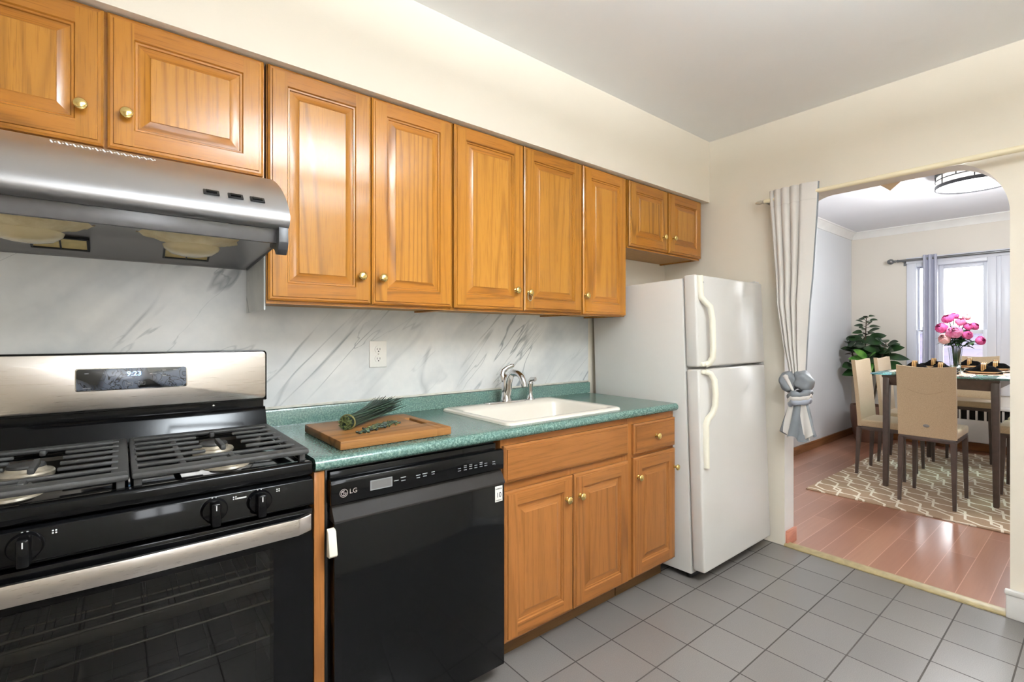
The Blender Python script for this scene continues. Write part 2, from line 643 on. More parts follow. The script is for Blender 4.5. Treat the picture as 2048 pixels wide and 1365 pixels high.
# dining window band: posts, sashes and glass
t = NT('window_glass')
tr = t.n('ShaderNodeBsdfTransparent')
gl = t.n('ShaderNodeBsdfGlossy')
gl.inputs['Roughness'].default_value = 0.02
mx = t.n('ShaderNodeMixShader')
fr = t.n('ShaderNodeFresnel')
fr.inputs[0].default_value = 1.45
t.l(fr.outputs[0], mx.inputs[0])
t.l(tr.outputs[0], mx.inputs[1])
t.l(gl.outputs[0], mx.inputs[2])
t.l(mx.outputs[0], t.out.inputs['Surface'])
PANE = t.m
FRM = M('window_frame_paint', rgb(222, 224, 232), 0.35)


def sash(root, y0, y1, z0, z1, xf, r=0.042):
    """one sash: four rails round a pane; y0 < y1"""
    f = MB()
    f.box(xf - 0.02, xf + 0.02, y0, y0 + r, z0, z1, FRM, 0.004)
    f.box(xf - 0.02, xf + 0.02, y1 - r, y1, z0, z1, FRM, 0.004)
    f.box(xf - 0.019, xf + 0.019, y0 + r, y1 - r, z0, z0 + r, FRM, 0.004)
    f.box(xf - 0.019, xf + 0.019, y0 + r, y1 - r, z1 - r, z1, FRM, 0.004)
    s = f.build('sash', root)
    MB().box(xf - 0.003, xf + 0.003, y0 + r, y1 - r, z0 + r, z1 - r, PANE).build('pane', s)


def window(name, y0, y1):
    root = bpy.data.objects.new(name, None)
    C.objects.link(root)
    root.location = (XD, (y0 + y1) / 2, OZ0)
    struct(root)
    f = MB()
    f.box(XD - 0.022, XD + 0.13, y0 - 0.05, y0 + 0.02, OZ0, OZ1, FRM, 0.004)
    f.box(XD - 0.022, XD + 0.13, y1 - 0.02, y1 + 0.05, OZ0, OZ1, FRM, 0.004)
    f.box(XD - 0.024, XD + 0.13, y0 + 0.02, y1 - 0.02, OZ1 - 0.05, OZ1, FRM, 0.004)
    f.build('window_frame', root)
    MB().box(XD - 0.05, XD + 0.13, y0 + 0.02, y1 - 0.02, OZ0, OZ0 + 0.035, FRM, 0.006).build('window_sill', root)
    zm = 1.325
    rr = 0.042 if y1 - y0 > 0.3 else 0.016
    sash(root, y0 + 0.02, y1 - 0.02, OZ0 + 0.035, zm, XD + 0.04, rr)
    sash(root, y0 + 0.02, y1 - 0.02, zm - 0.04, OZ1 - 0.05, XD + 0.085, rr)


window('window_1', -0.71, -0.585)
window('window_2', -1.225, -0.775)
window('window_4', -1.86, -1.36)
window('window_5', -2.48, -2.02)
window('window_6', -3.30, -2.62)
w = MB()
for a, b in ((-0.75, -0.705 - 0.02), (-1.31, -1.275), (-1.97, -1.91), (-2.57, -2.53)):
    w.box(XD - 0.012, XD + 0.13, a, b, OZ0, OZ1, FRM, 0.003)
struct(w.build('trim_window_post'))
struct(MB().box(XD - 0.03, XD - 0.001, OY0 - 0.06, OY1 + 0.05, OZ1 - 0.01, OZ1 + 0.06, FRM, 0.006).build('trim_window_head'))
struct(MB().box(XD - 0.025, XD - 0.001, OY1 - 0.03, OY1 + 0.045, OZ0 - 0.1, OZ1 - 0.012, FRM, 0.006).build('trim_window_side'))

# outside: a low lavender house wall and the ground
t = NT('lavender_siding').set(rough=0.7)
tc = t.n('ShaderNodeTexCoord')
sx = t.n('ShaderNodeSeparateXYZ')
t.l(tc.outputs['Object'], sx.inputs[0])
fr_ = t.math('FRACT', t.math('MULTIPLY', sx.outputs[2], 8.0))
t.l(t.ramp(fr_, [(0.0, rgb(56, 52, 66)), (0.12, rgb(80, 72, 88)), (1.0, rgb(72, 68, 86))]), t.b.inputs['Base Color'])
o = MB().box(8.0, 8.3, -4.5, 3.0, -0.6, 1.36, t.m).box(7.9, 8.35, -4.6, 3.1, 1.36, 1.42, M('coping_pale', rgb(112, 116, 130), 0.6)).build('garden_wall', origin=(8.1, -0.7, -0.6), smooth=0)
tag(o, 'low lavender sided wall outside beyond the dining room window', 'wall')
o['kind'] = 'structure'
struct(MB().box(4.6, 14, -8, 8, -0.7, -0.6, M('outside_ground_paving', rgb(140, 140, 140), 0.8)).build('ground_outside', smooth=0))
b = MB()
b.box(6.9, 7.5, 0.15, 1.5, -0.6, 0.72, M('blue_bin_plastic', rgb(24, 66, 120), 0.5), 0.03)
b.box(6.85, 7.55, 0.1, 1.55, 0.72, 0.8, M('blue_lid_plastic', rgb(34, 92, 140), 0.5), 0.02)
tag(b.build('storage_bin', origin=(7.2, 0.8, -0.6)), 'blue lidded storage bin outside, low behind the dining window', 'bin')

# body of the added, unseen fill light: a panel hung below the ceiling, shining down and up
root = thing('added_fill_panel', 'unseen flat white panel added for bounce fill, hanging below the kitchen ceiling', 'lamp', (-2.1, -2.25, 2.566))
f = MB()
for (a, b_, c_, d) in ((-2.595, -1.605, -2.575, -2.555), (-2.595, -1.605, -1.945, -1.925), (-2.595, -2.578, -2.555, -1.945), (-1.622, -1.605, -2.555, -1.945)):
    f.box(a, b_, c_, d, 2.285, 2.335, WHITEP, 0.004)
f.build('frame', root)
for a in (-2.58, -1.62):
    for c_ in (-2.565, -1.935):
        MB().tube([(a, c_, 2.33), (a, c_, 2.566)], 0.002, WHITEP, 6).build('cable', root)

# ------------------------------------------------------------------ cabinets
def ring_door(mb, x0, x1, z0, z1, yf, S, R, P, t=0.020, st=0.058, raised=True):
    """raised panel door, face towards -y at yf"""
    def rect(i, d):
        return [(x0 + i, yf + d, z0 + i), (x1 - i, yf + d, z0 + i), (x1 - i, yf + d, z1 - i), (x0 + i, yf + d, z1 - i)]

    def ring(a, b, sides=(None,)):
        A, B = rect(*a), rect(*b)
        for k in range(4):
            q = (k + 1) % 4
            m = R if k in (0, 2) else S
            mb.add([A[k], A[q], B[q], B[k]], [(0, 1, 2, 3)], m)
    ring((0, t), (0, 0.0075))
    ring((0, 0.0075), (0.006, 0.0035))
    ring((0.006, 0.0035), (0.012, 0.0035))
    ring((0.012, 0.0035), (0.0135, 0.0))
    i = 0.0135
    A = dict(x0=x0 + i, x1=x1 - i, z0=z0 + i, z1=z1 - i)
    B = dict(x0=x0 + st, x1=x1 - st, z0=z0 + st, z1=z1 - st)
    if not raised:
        a = rect(i, 0)
        mb.add(a, [(0, 1, 2, 3)], R)
    else:
        q = lambda a, b, c, d: mb.add([(a, yf, c), (b, yf, c), (b, yf, d), (a, yf, d)], [(0, 1, 2, 3)], None or cur[0])
        cur = [S]
        q(A['x0'], B['x0'], A['z0'], A['z1'])
        q(B['x1'], A['x1'], A['z0'], A['z1'])
        cur = [R]
        q(B['x0'], B['x1'], A['z0'], B['z0'])
        q(B['x0'], B['x1'], B['z1'], A['z1'])
        ring((st, 0), (st + 0.003, 0.005))
        ring((st + 0.003, 0.005), (st + 0.008, 0.0055))
        ring((st + 0.008, 0.0055), (st + 0.010, 0.0095))
        ring((st + 0.010, 0.0095), (st + 0.014, 0.0095))
        ring((st + 0.014, 0.0095), (st + 0.036, 0.003))
        ring((st + 0.036, 0.003), (st + 0.038, 0.0015))
        mb.add(rect(st + 0.038, 0.0015), [(0, 1, 2, 3)], P)
    bk = rect(0, t)
    mb.add(bk[::-1], [(0, 1, 2, 3)], S)


KNOB = [(0.0, 0.0), (0.0095, 0.0), (0.0095, 0.002), (0.0055, 0.004), (0.005, 0.012), (0.0085, 0.016), (0.0145, 0.0185), (0.0158, 0.0215), (0.0145, 0.0245), (0.009, 0.0272), (0.0, 0.0282)]


def knob(parent, x, z, yf):
    return MB().lathe(KNOB, BRASS, 24, (x, yf - 0.0002, z), YF).build('knob', parent, smooth=50)


def cabinet(label, x0, x1, z0, z1, ydepth, yfront, doors, mats, group, name='wall_cabinet', mid=None):
    """carcass with face frame; doors = list of (kind, x0, x1, z0, z1, [knobs])"""
    S, R, P = mats
    root = thing(name, label, 'cabinet', ((x0 + x1) / 2, -0.1, z0), group)
    b = MB()
    yb = yfront + 0.021
    b.box(x0, x0 + 0.016, yb + 0.018, ydepth, z0, z1, S)
    b.box(x1 - 0.016, x1, yb + 0.018, ydepth, z0, z1, S)
    b.box(x0 + 0.016, x1 - 0.016, yb + 0.018, ydepth, z0 + 0.008, z0 + 0.022, OAK_IN)
    if name == 'wall_cabinet':
        b.box(x0 + 0.016, x1 - 0.016, yb + 0.018, ydepth, z1 - 0.016, z1, S)
    b.box(x0 + 0.016, x1 - 0.016, ydepth - 0.006, ydepth, z0 + 0.022, z1 - 0.016, S)
    b.build('carcass', root, smooth=0)
    f = MB()
    f.box(x0, x0 + 0.04, yb, yb + 0.018, z0, z1, S)
    f.box(x1 - 0.04, x1, yb, yb + 0.018, z0, z1, S)
    f.box(x0 + 0.04, x1 - 0.04, yb, yb + 0.018, z0, z0 + 0.04, R)
    f.box(x0 + 0.04, x1 - 0.04, yb, yb + 0.018, z1 - 0.04, z1, R)
    if len([d for d in doors if d[0] == 'door']) > 1:
        xm = [d for d in doors if d[0] == 'door'][0][2]
        f.box(xm - 0.022, xm + 0.026, yb + 0.0005, yb + 0.017, z0 + 0.04, z1 - 0.04, S)
    if mid:
        f.box(x0 + 0.04, x1 - 0.04, yb + 0.0007, yb + 0.0165, mid - 0.02, mid + 0.02, R)
    f.build('face_frame', root, smooth=0)
    for kind, a, b_, c, d, knobs in doors:
        mb = MB()
        ring_door(mb, a, b_, c, d, yfront, S, R, P, raised=(kind == 'door'))
        do = mb.build('door' if kind == 'door' else ('drawer' if knobs else 'false_drawer_front'), root, smooth=20, merge=0.0001)
        for kx, kz in knobs:
            knob(do, kx, kz, yfront)
    return root


UM = (OAK_S, OAK_R, OAK_P)
BM_ = (LOW_S, LOW_R, LOW_P)
G1 = 'oak wall cabinets'
Y1 = -0.323
cabinet('short oak wall cabinet above the steel range hood', -3.508, -2.728, 1.768, 2.157, -0.004, Y1,
        [('door', -3.505, -3.131, 1.779, 2.152, [(-3.178, 1.873)]), ('door', -3.123, -2.734, 1.779, 2.152, [(-3.082, 1.877)])], UM, G1)
c2 = cabinet('tall two-door oak wall cabinet just beside the range hood', -2.722, -2.012, 1.366, 2.157, -0.004, Y1,
             [('door', -2.719, -2.369, 1.377, 2.152, [(-2.409, 1.477)]), ('door', -2.365, -2.016, 1.377, 2.152, [(-2.328, 1.476)])], UM, G1)
lab(MB().box(-2.7265, -2.7222, -0.292, -0.006, 1.345, 1.76, MARBLE).build('side_panel', c2, smooth=0), 'marble patterned side panel')
c3 = cabinet('tall two-door oak wall cabinet over the sink with a ring on one knob', -2.009, -1.222, 1.366, 2.157, -0.004, Y1,
             [('door', -2.005, -1.625, 1.377, 2.152, [(-1.675, 1.469)]), ('door', -1.619, -1.226, 1.377, 2.152, [(-1.596, 1.462)])], UM, G1)
cabinet('narrow single-door oak wall cabinet beside the refrigerator', -1.219, -0.858, 1.366, 2.157, -0.004, Y1,
        [('door', -1.215, -0.861, 1.374, 2.152, [(-1.203, 1.469)])], UM, G1)
cabinet('short two-door oak wall cabinet above the refrigerator', -0.835, -0.058, 1.764, 2.157, -0.004, Y1,
        [('door', -0.831, -0.449, 1.775, 2.152, [(-0.505, 1.862)]), ('door', -0.436, -0.062, 1.775, 2.152, [(-0.40, 1.868)])], UM, G1)
# elastic ring hanging on one knob
pts = []
for i in range(24):
    a = 2 * PI * i / 24
    pts.append((-1.596 + 0.014 * math.sin(a), Y1 - 0.012 - 0.002 * math.cos(a), 1.4460 + 0.0225 * math.cos(a)))
tag(MB().tube(pts, 0.0018, M('grey_elastic', rgb(150, 140, 110), 0.5), 8, closed=True).build('hair_tie', origin=(-1.596, -0.335, 1.425)), 'thin elastic band hanging on a cabinet knob over the sink', 'elastic band')

G2 = 'oak base cabinets'
Y2 = -0.6365
c = cabinet('wide oak sink base cabinet with two doors and a false drawer front', -1.99, -1.237, 0.10, 0.872, -0.004, Y2,
            [('false', -1.984, -1.248, 0.705, 0.846, []), ('door', -1.981, -1.618, 0.108, 0.674, [(-1.661, 0.583)]), ('door', -1.611, -1.247, 0.108, 0.674, [(-1.602 + 0.02, 0.582)])], BM_, G2, 'base_cabinet', 0.69)
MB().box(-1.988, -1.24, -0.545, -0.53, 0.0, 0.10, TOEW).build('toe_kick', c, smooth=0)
c = cabinet('narrow oak base cabinet with one drawer and one door beside the refrigerator', -1.235, -0.857, 0.10, 0.872, -0.004, Y2,
            [('false', -1.204, -0.862, 0.694, 0.838, [(-1.036, 0.766)]), ('door', -1.207, -0.861, 0.112, 0.679, [(-1.182, 0.587), (-0.876, 0.585)])], BM_, G2, 'base_cabinet', 0.687)
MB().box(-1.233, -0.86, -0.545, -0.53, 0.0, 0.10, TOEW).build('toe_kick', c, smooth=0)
tag(MB().box(-2.668, -2.639, -0.632, -0.01, 0.0, 0.871, LOW_S, 0.001).build('end_panel', origin=(-2.65, -0.3, 0)), 'narrow upright oak end panel between range and dishwasher', 'panel')

# worktop with upstand, its sink cut-out left open
root = thing('worktop', 'green flecked laminate worktop with a rounded front edge', 'worktop', (-1.76, -0.3, 0.872))
SX0, SX1, SY0, SY1 = -1.935, -1.245, -0.598, -0.088
XA, XB = -2.668, -0.857
prof = [(-0.006, 0.872), (-0.615, 0.872)]
for i in range(0, 13):
    a = -PI / 2 - PI * i / 12
    prof.append((-0.629 + 0.019 * math.cos(a), 0.891 + 0.019 * math.sin(a)))
prof += [(-0.6, 0.910)]
w = MB()
fr_prof = [(-0.585, 0.872)] + prof[1:-1] + [(-0.585, 0.910)]
w.prism(fr_prof, 0, XA, XB, LAMIN)
w.box(XA, SX0 + 0.02, -0.585, -0.006, 0.872, 0.910, LAMIN)
w.box(SX1 - 0.02, XB, -0.585, -0.006, 0.872, 0.910, LAMIN)
w.box(SX0 + 0.02, SX1 - 0.02, -0.125, -0.006, 0.872, 0.910, LAMIN)
w.build('top', root, smooth=40, merge=0.0003)
u = MB().prism([(-0.006, 0.910), (-0.027, 0.910), (-0.0255, 0.916), (-0.025, 0.966), (-0.022, 0.972), (-0.006, 0.974)], 0, XA, XB + 0.02, LAMIN)
u.build('upstand', root, smooth=30)
struct(MB().box(-4.0, -0.832, -0.0055, -0.0002, 0.90, 1.52, MARBLE).build('wall_splash', smooth=0))
tag(MB().box(-2.667, -0.835, -0.012, -0.0056, 0.974, 0.984, M('caulk', rgb(205, 202, 192), 0.5, var=0.1), 0.002).build('sealant_bead', origin=(-1.75, -0.01, 0.974)), 'thin bead of pale caulk along the worktop upstand', 'sealant')

# sink
root = thing('kitchen_sink', 'white drop-in single bowl sink set in the green worktop', 'sink', (-1.59, -0.34, 0.91))
SINKM = M('white_enamel', rgb(236, 230, 218), 0.18, coat=0.3)
s = MB()


def rrect(x0, x1, y0, y1, r, z, n=6):
    out = []
    for cx, cy, a0 in ((x1 - r, y1 - r, 0), (x0 + r, y1 - r, PI / 2), (x0 + r, y0 + r, PI), (x1 - r, y0 + r, 1.5 * PI)):
        for i in range(n + 1):
            a = a0 + PI / 2 * i / n
            out.append((cx + r * math.cos(a), cy + r * math.sin(a), z))
    return out


rings = [rrect(SX0, SX1, SY0, SY1, 0.03, 0.9105), rrect(SX0 + 0.002, SX1 - 0.002, SY0 + 0.002, SY1 - 0.002, 0.03, 0.919), rrect(SX0 + 0.01, SX1 - 0.01, SY0 + 0.01, SY1 - 0.01, 0.028, 0.923),
         rrect(SX0 + 0.03, SX1 - 0.03, SY0 + 0.03, SY1 - 0.03, 0.03, 0.921), rrect(SX0 + 0.035, SX1 - 0.035, SY0 + 0.035, SY1 - 0.095, 0.05, 0.919),
         rrect(SX0 + 0.045, SX1 - 0.045, SY0 + 0.045, SY1 - 0.105, 0.05, 0.905), rrect(SX0 + 0.06, SX1 - 0.06, SY0 + 0.055, SY1 - 0.12, 0.06, 0.75), rrect(SX0 + 0.12, SX1 - 0.12, SY0 + 0.12, SY1 - 0.18, 0.06, 0.732)]
N = len(rings[0])
vs = [p for r in rings for p in r]
fs = []
for k in range(len(rings) - 1):
    for i in range(N):
        j = (i + 1) % N
        fs.append((k * N + i, k * N + j, (k + 1) * N + j, (k + 1) * N + i))
fs.append([(len(rings) - 1) * N + i for i in range(N)])
s.add(vs, fs, SINKM)
s.build('basin', root, smooth=50)
MB().lathe([(0.0, 0.733), (0.043, 0.733), (0.043, 0.736), (0.034, 0.736), (0.03, 0.734)], CHROME, 28, (-1.59, -0.36, 0)).build('drain', root)

# faucet
root = thing('kitchen_faucet', 'chrome kitchen faucet with a curved spout at the back of the sink', 'faucet', (-1.57, -0.125, 0.921))
FX, FY = -1.575, -0.122
e = MB()
e.prism([(FX - 0.125 + 0.02 * (1 - math.cos(a)) if False else FX - 0.125 + 0, 0) for a in ()] or [(p[0], p[1]) for p in rrect(FX - 0.135, FX + 0.125, FY - 0.028, FY + 0.026, 0.026, 0)], 2, 0.921, 0.929, CHROME, 0.002)
e.build('deck_plate', root)
body = MB()
body.lathe([(0.030, 0.929), (0.030, 0.936), (0.025, 0.945), (0.022, 0.98), (0.022, 1.02), (0.019, 1.045), (0.012, 1.06), (0, 1.064)], CHROME, 28, (FX, FY, 0))
body.build('body', root, smooth=60)
sp = []
for i in range(15):
    u_ = i / 14
    a = PI * 0.92 * u_
    sp.append((FX + 0.004 + 0.008 * u_, FY - 0.010 - 0.062 * (1 - math.cos(a)), 0.985 + 0.088 * math.sin(a) ** 0.9 - 0.0 * u_ + (0.006 if u_ < .5 else 0.0)))
rad = [0.021 - 0.006 * min(1, i / 9) for i in range(15)]
MB().tube([(FX, FY, 0.94)] + sp, [0.022] + rad, CHROME, 18).build('spout', root, smooth=60)
hd = [(FX - 0.004, FY + 0.004, 1.03), (FX - 0.012, FY + 0.012, 1.06), (FX - 0.004, FY + 0.012, 1.082), (FX + 0.014, FY + 0.004, 1.096), (FX + 0.034, FY - 0.006, 1.106), (FX + 0.044, FY - 0.010, 1.107)]
MB().tube(hd, [0.020, 0.018, 0.014, 0.010, 0.010, 0.006], CHROME, 14, squash=0.7).build('handle', root, smooth=60)
root = thing('side_sprayer', 'short chrome side sprayer standing beside the kitchen faucet', 'sprayer', (-1.405, -0.115, 0.921))
MB().lathe([(0.024, 0.921), (0.024, 0.926), (0.016, 0.932), (0.013, 0.95), (0.0125, 0.99), (0.016, 1.005), (0.014, 1.02), (0.006, 1.026), (0, 1.026)], CHROME, 24, (-1.405, -0.115, 0)).build('body', root, smooth=60)
MB().tube([(-1.405, -0.112, 1.012), (-1.403, -0.125, 1.028), (-1.398, -0.148, 1.030)], [0.014, 0.014, 0.011], CHROME, 14).build('nozzle', root, smooth=60)

# outlet
root = thing('wall_outlet', 'white duplex power outlet on the marble splash wall', 'outlet', (-2.207, -0.006, 1.178))
ox, oz = -2.207, 1.178
OUT = M('outlet_plastic', rgb(240, 238, 232), 0.3)
MB().box(ox - 0.04, ox + 0.04, -0.0115, -0.0057, oz - 0.058, oz + 0.058, OUT, 0.002).build('cover_plate', root)
for dz in (0.021, -0.021):
    r_ = MB().lathe([(0.0, 0), (0.0165, 0), (0.0165, 0.003), (0, 0.003)], OUT, 24, (ox, -0.0113, oz + dz), YF)
    ro = r_.build('receptacle', root)
    k = MB()
    k.box(ox - 0.0075, ox - 0.0055, -0.0148, -0.0140, oz + dz - 0.003, oz + dz + 0.006, DARK)
    k.box(ox + 0.0055, ox + 0.0075, -0.0148, -0.0140, oz + dz - 0.003, oz + dz + 0.006, DARK)
    k.lathe([(0.0, 0), (0.0024, 0), (0.0024, 0.0006), (0, 0.0006)], DARK, 12, (ox, -0.0142, oz + dz - 0.0085), YF)
    k.build('slot', ro)
MB().lathe([(0, 0), (0.003, 0), (0.003, 0.001), (0, 0.0014)], CHROME, 12, (ox, -0.0113, oz), YF).build('screw', root)

# cutting board, green bunch, chopped bits
CB0, CB1, CBY0, CBY1, CBZ = -2.578, -2.186, -0.588, -0.222, 0.911
BOARD = oak('cutting_board_wood', 0, rgb(112, 74, 38), rgb(138, 97, 54), rgb(54, 30, 12), 11, 0.45, 0.1, 30)
b = MB()
hs0, hs1, hy0, hy1 = -2.240, -2.218, -0.47, -0.33
pl = [(p[0], p[1]) for p in rrect(CB0, hs0, CBY0, CBY1, 0.014, 0, 4)]
b.box(CB0, hs0, CBY0, CBY1, CBZ, CBZ + 0.028, BOARD, 0.004)
b.box(hs0 - 0.006, hs1 + 0.006, CBY0, hy0, CBZ, CBZ + 0.028, BOARD, 0.004)
b.box(hs0 - 0.006, hs1 + 0.006, hy1, CBY1, CBZ, CBZ + 0.028, BOARD, 0.004)
b.box(hs1, CB1, CBY0, CBY1, CBZ, CBZ + 0.028, BOARD, 0.004)
tag(b.build('cutting_board', origin=((CB0 + CB1) / 2, (CBY0 + CBY1) / 2, CBZ)), 'rectangular wooden cutting board with a slot handle on the green worktop', 'cutting board')
CZ = CBZ + 0.0285
GRN = M('dark_green_stalk', rgb(18, 34, 24), 0.6, var=0.5, vscale=60)
GRN2 = M('chive_green', rgb(30, 50, 34), 0.6, var=0.5, vscale=60)
CUT = M('cut_stalk_ends', rgb(74, 82, 42), 0.6, var=0.5, vscale=200)
root = thing('chive_bunch', 'bunch of dark green chives lying on the cutting board', 'vegetable', (-2.4, -0.33, CZ))
st = MB()
cut = MB()
a0 = Vector((-2.50, -0.42, CZ + 0.0245))
dirv = Vector((0.30, 0.27, 0.0)).normalized()
sd = Vector((-dirv.y, dirv.x, 0))
for i in range(150):
    rr = 0.0235 * math.sqrt(random.random())
    th = random.random() * 2 * PI
    o1, o2 = rr * math.cos(th), rr * math.sin(th)
    L = 0.30 + random.random() * 0.12
    sprd = (random.random() - 0.5) * 0.10
    lift = 0.006 + random.random() * 0.03
    q = []
    for k in range(7):
        u_ = k / 6
        p = a0 + dirv * (L * u_ + (random.random() - .5) * 0.004 * (k == 0)) + sd * (o1 * (1 - 0.3 * u_) + sprd * u_ * u_) + Vector((0, 0, o2 * (1 - 0.35 * u_) + lift * u_ * u_))
        p.z = max(p.z, CZ + 0.002)
        q.append(p)
    st.tube(q, [0.0021] * 5 + [0.0016, 0.0006], GRN if random.random() < .6 else GRN2, 5)
st.build('stalks', root)
for i in range(70):
    rr = 0.023 * math.sqrt(random.random())
    th = random.random() * 2 * PI
    p = a0 - dirv * 0.004 + sd * rr * math.cos(th) + Vector((0, 0, rr * math.sin(th)))
    cut.tube([p - dirv * 0.004, p + dirv * 0.003], [0.0024, 0.0024], CUT, 6)
cut.build('cut_end', root)
band = MB()
pts = [a0 + dirv * 0.012 + sd * 0.0265 * math.cos(2 * PI * i / 24) + Vector((0, 0, 0.0245 * math.sin(2 * PI * i / 24))) for i in range(24)]
band.tube(pts, 0.003, M('olive_band', rgb(96, 88, 46), 0.6), 6, closed=True)
band.build('band', root)
ch = MB()
for i in range(200):
    u_ = random.gauss(0.55, 0.25)
    u_ = min(max(u_, 0), 1)
    x = -2.49 + 0.185 * u_
    y = -0.505 + 0.115 * u_ + random.gauss(0, 0.014)
    L = 0.005 + random.random() * 0.008
    a = random.random() * PI
    z = CZ + 0.0030 + (0.004 * random.random() if 0.3 < u_ < 0.85 else 0)
    ch.tube([(x - L * math.cos(a) * .5, y - L * math.sin(a) * .5, z), (x + L * math.cos(a) * .5, y + L * math.sin(a) * .5, z + 0.001)], 0.0030, random.choice([GRN, GRN2, CUT]), 6)
o = ch.build('chopped_chives', origin=(-2.4, -0.45, CZ))
o['kind'] = 'stuff'
tag(o, 'scatter of finely chopped chives on the cutting board', 'chopped herbs')

# ------------------------------------------------------------------ gas range
RX0, RX1 = -3.482, -2.672
RC = (RX0 + RX1) / 2
root = thing('gas_range', 'black and stainless steel gas range with cast iron grates below the hood', 'stove', (RC, -0.34, 0))
b = MB()
b.box(RX0 + 0.002, RX0 + 0.03, -0.60, -0.03, 0.03, 0.868, BLACK)
b.box(RX1 - 0.03, RX1 - 0.002, -0.60, -0.03, 0.03, 0.868, BLACK)
b.box(RX0 + 0.03, RX1 - 0.03, -0.06, -0.03, 0.03, 0.868, BLACK)
b.box(RX0 + 0.03, RX1 - 0.03, -0.60, -0.06, 0.03, 0.17, BLACK)
b.box(RX0 + 0.03, RX1 - 0.03, -0.60, -0.06, 0.80, 0.868, BLACK)
b.build('body', root, smooth=30)
CAV = M('oven_cavity', rgb(34, 34, 36), 0.5)
b = MB()
b.box(RX0 + 0.031, RX0 + 0.034, -0.59, -0.065, 0.175, 0.795, CAV)
b.box(RX1 - 0.034, RX1 - 0.031, -0.59, -0.065, 0.175, 0.795, CAV)
b.box(RX0 + 0.034, RX1 - 0.034, -0.069, -0.062, 0.175, 0.795, CAV)
b.build('oven_cavity', root, smooth=0)
# cooktop tray
b = MB()
b.box(RX0, RX1, -0.625, -0.092, 0.868, 0.892, BLACK, 0.006)
b.box(RX0, RX1, -0.645, -0.605, 0.8685, 0.907, BLACK, 0.009, 3)
b.box(RX0, RX0 + 0.02, -0.62, -0.09, 0.87, 0.903, BLACK, 0.006)
b.box(RX1 - 0.02, RX1, -0.62, -0.09, 0.87, 0.903, BLACK, 0.006)
b.build('cooktop', root)
# front control panel, leaning slightly
b = MB()
b.prism([(-0.60, 0.863), (-0.634, 0.863), (-0.643, 0.856), (-0.652, 0.792), (-0.648, 0.786), (-0.60, 0.786)], 0, RX0 + 0.002, RX1 - 0.002, BLACK, 0.002)
cp = b.build('control_panel', root)
for x in (-2.811, -2.913, -3.248):
    k = MB()
    k.box(x - 0.006, x - 0.003, -0.6478, -0.6468, 0.8525, 0.856, PRINT)
    k.box(x + 0.002, x + 0.005, -0.6478, -0.6468, 0.8525, 0.856, PRINT)
    k.build('burner_symbol', cp, smooth=0)
    k = MB()
    for gx in (-0.002, 0.003):
        for gz in (-0.002, 0.003):
            k.box(x + 0.044 + gx - 0.0015, x + 0.044 + gx + 0.0015, -0.6492, -0.6484, 0.845 + gz - 0.0015, 0.845 + gz + 0.0015, PRINT)
    k.build('burner_symbol', cp, smooth=0)
MB().box(-2.864, -2.842, -0.6494, -0.6486, 0.8415, 0.845, PRINT).build('lettering', cp, smooth=0)
for x in (-2.811, -2.913, -3.248, -3.35):
    kn = MB().lathe([(0.0, 0), (0.029, 0), (0.029, 0.006), (0.026, 0.012), (0.0, 0.013)], BLACK, 32, (x, -0.6475, 0.826), YF).build('knob', root, smooth=50)
    g = MB().box(x - 0.0105, x + 0.0105, -0.685, -0.655, 0.826 - 0.034, 0.826 + 0.024, BLACK, 0.005, 3)
    gr = g.build('knob_grip', kn)
    lab(MB().box(x - 0.001, x + 0.001, -0.6862, -0.6846, 0.833, 0.845, PRINT).build('pointer_mark', kn, smooth=0), 'white pointer line')
# backguard
b = MB()


def rrect_xz(x0, x1, z0, z1, r, n=6, rb=None):
    rb = r if rb is None else rb
    out = []
    for cx, cz, a0, q in ((x1 - r, z1 - r, 0, r), (x0 + r, z1 - r, PI / 2, r), (x0 + rb, z0 + rb, PI, rb), (x1 - rb, z0 + rb, 1.5 * PI, rb)):
        for i in range(n + 1):
            a = a0 + PI / 2 * i / n
            out.append((cx + q * math.cos(a), cz + q * math.sin(a)))
    return out


b.prism(rrect_xz(RX0, RX1, 1.022, 1.206, 0.014, rb=0.004), 1, -0.078, -0.012, BLACK, 0.002)
b.box(RX0 + 0.01, RX1 - 0.008, -0.062, -0.02, 0.90, 1.03, BLACK)
b.prism([(-0.045, 0.905), (-0.112, 0.905), (-0.108, 0.922), (-0.082, 0.985), (-0.074, 0.998), (-0.045, 0.998)], 0, RX0 + 0.002, RX1 - 0.004, BLACK, 0.003)
bgd = b.build('backguard', root)
lab(MB().prism(rrect_xz(RX0 + 0.006, RX1 - 0.0055, 1.030, 1.2005, 0.010), 1, -0.0815, -0.0775, STEEL, 0.0012).build('steel_fascia', bgd), 'brushed stainless steel fascia')
dx0, dx1, dz0, dz1 = -3.2, -2.922, 1.091, 1.156
MB().prism(rrect_xz(dx0 - 0.003, dx1 + 0.003, dz0 - 0.003, dz1 + 0.003, 0.008), 1, -0.0828, -0.0813, CHROME, 0.0006).build('display_bezel', bgd)
